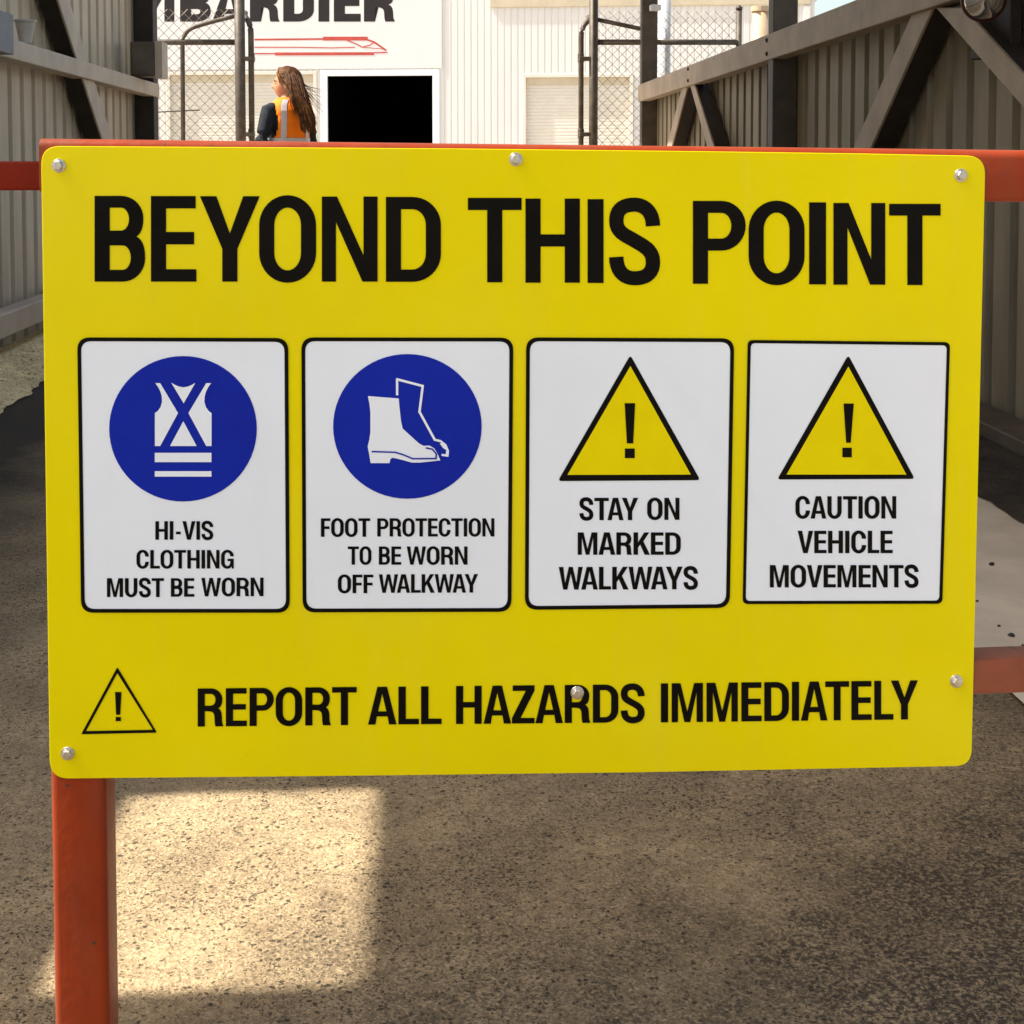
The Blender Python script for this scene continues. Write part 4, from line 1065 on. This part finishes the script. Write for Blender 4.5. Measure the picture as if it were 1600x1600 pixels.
for ac in (-90 - 33, -90 + 33, 90 - 33, 90 + 33):
    bm = MB(); vs = []; m_ = 30
    for i in range(m_ + 1):
        z = 1.114 + (1.43 - 1.114) * i / m_
        k = max(.6, vring(z, 0)[3] / .178)
        for q in (-1, -.33, .33, 1): vs.append(vpt(R(ac + (ac + 90 if ac < 0 else 90 - ac) * 0 + q * 8.5 / k), z, .004))
    bm.add(vs, [(i * 4 + k, i * 4 + k + 1, (i + 1) * 4 + k + 1, (i + 1) * 4 + k) for i in range(m_) for k in range(3)])
    bm.build('shoulder_tape', M['reflect'], vest, smooth=True)
# eyes
for s in (-1, 1):
    bm = MB(); c = hd((s * .030, .077, .004)); bm.lathe([(0.0, -.009), (.006, -.006), (.009, 0), (.006, .006), (0, .009)], c, (0, 0, 1), 12); bm.build('eye', M['eye'], person, smooth=True)
    bm = MB(); limb(bm, [hd((s * .012, .090, .022)), hd((s * .030, .086, .027)), hd((s * .048, .070, .022))], [.0035, .004, .003], 6); bm.build('eyebrow', M['hair'], person, smooth=True)
# hair: a fitted cap with long locks blown to the right and back
bm = MB(); nu, nv = 40, 22; vs = []; fs = []
for j in range(nv + 1):
    ph = -0.9 + (math.pi / 2 + 0.9) * j / nv
    for i in range(nu):
        th = 2 * math.pi * i / nu
        dx, dy, dz = math.cos(ph) * math.sin(th), math.cos(ph) * math.cos(th), math.sin(ph)
        k = 1 + .03 * math.sin(th * 11 + ph * 3) + .02 * math.sin(th * 23)
        vs.append(hd((dx * .086 * k, dy * .106 * k - .010, dz * .122 * k + .003)))
for j in range(nv):
    for i in range(nu):
        th = 2 * math.pi * (i + .5) / nu; ph = -0.9 + (math.pi / 2 + 0.9) * (j + .5) / nv
        fwd = math.cos(th) * math.cos(ph)
        if fwd > 0.30 and math.sin(ph) < 0.52 + .16 * (fwd - .3): continue
        if fwd > -0.05 and math.sin(ph) < 0.10: continue
        fs.append((j * nu + i, j * nu + (i + 1) % nu, (j + 1) * nu + (i + 1) % nu, (j + 1) * nu + i))
bm.add(vs, fs); cap = bm.build('hair', M['hair'], person, smooth=True)
sdm = cap.modifiers.new('thick', 'SOLIDIFY'); sdm.thickness = .008; sdm.offset = -1
rnd = random.Random(5)
def lock_set(n, material, rfun, name):
    bm = MB()
    for i in range(n):
        th = R(rnd.uniform(75, 285)); ph = rnd.uniform(-.25, 1.25)
        s0 = hd((math.cos(ph) * math.sin(th) * .084, math.cos(ph) * math.cos(th) * .104 - .008, math.sin(ph) * .118))
        top = hd((rnd.uniform(-.03, .03), .02, .12))
        ph0 = rnd.uniform(0, 6.28); m_ = 12
        u = rnd.uniform(-.5, 1) if s0.x < HC.x + .02 else rnd.uniform(0, 1)
        e = Vector((HC.x + .135 + .115 * u, PY - .165 + .03 * rnd.random() - .02 * abs(u), rnd.uniform(1.115, 1.24) + (.10 if u < -.1 else 0)))
        c1 = s0 + Vector((.045, -.07, -.06)); c2 = Vector((HC.x + .085 + .10 * u, PY - .185, 1.37 + rnd.uniform(-.03, .03)))
        pts = [s0 * .55 + top * .45]
        for k in range(m_ + 1):
            t = k / m_; w = 1 - t
            p = s0 * w ** 3 + c1 * 3 * w * w * t + c2 * 3 * w * t * t + e * t ** 3
            pts.append(p + Vector((math.sin(ph0 + t * 9), math.cos(ph0 + t * 8), 0)) * .004 * t)
        r = rfun(); sc = [r * .5, r] + [r * (1.15 - .9 * (k / m_) ** 2) for k in range(1, m_ + 1)]
        bm.tube(pts, 1.0, 6, sc)
    return bm.build(name, material, cap, smooth=True)
lock_set(330, M['hair'], lambda: rnd.uniform(.004, .009), 'dark_locks')
lock_set(60, M['hair_lt'], lambda: rnd.uniform(.003, .005), 'light_locks')
# swept fringe and top strands
bm = MB()
for i in range(46):
    a = R(rnd.uniform(-70, 70)); ph = 1.35
    s0 = hd((math.sin(a) * .02, .03 + math.cos(a) * .03, .122)); side = 1 if a > 0 else -1
    e = hd((side * rnd.uniform(.076, .092), rnd.uniform(-.05, .045), rnd.uniform(-.02, .05)))
    mid = hd((side * rnd.uniform(.05, .07), rnd.uniform(.03, .092), rnd.uniform(.075, .105)))
    pts = [s0 * (1 - t) ** 2 + mid * 2 * t * (1 - t) + e * t * t for t in [k / 8 for k in range(9)]]
    bm.tube(pts, 1.0, 6, [.005 * (1 - .6 * (k / 8) ** 2) for k in range(9)])
bm.build('fringe', M['hair_lt'], cap, smooth=True)
bm = MB()
for i in range(14):
    s0 = hd((rnd.uniform(-.03, .05), -.10, rnd.uniform(-.06, .03))); pts = [s0]; p = Vector(s0); dz = rnd.choice((-.15, -.25, -.9, -1.1))
    for k in range(8):
        p = p + Vector((.022, rnd.uniform(-.006, .006), .022 * dz + rnd.uniform(-.004, .004))); pts.append(Vector(p))
    bm.tube(pts, 1.0, 5, [.0035 * (1 - .8 * k / 8) for k in range(9)])
bm.build('flyaway_strands', M['hair'], cap, smooth=True)

# dark pebbles lying on the pale concrete strip
for i, (x, y, r_) in enumerate(((1550, 883, 4.5), (1527, 940, 2.6), (1561, 979, 3.0), (1580, 994, 5.0), (1598, 1009, 2.6))):
    c = on_z(x, y, 0.012); k = r_ / 2200 * c.y
    bm = MB(); bm.lathe([(k * .7, 0), (k, k * .35), (k * .8, k * .8), (k * .3, k * 1.05)], c, (0.1 * (i - 2), 0.05, 1), 9)
    for v in bm.v: v.x += random.uniform(-.2, .2) * k; v.y += random.uniform(-.3, .3) * k
    o = bm.build('pebble', M['lamp_dark'], smooth=True, origin=c)
    tag(o, 'tiny dark pebble lying on the pale concrete strip right of the sign', 'pebble', 'dark pebbles on the concrete strip')
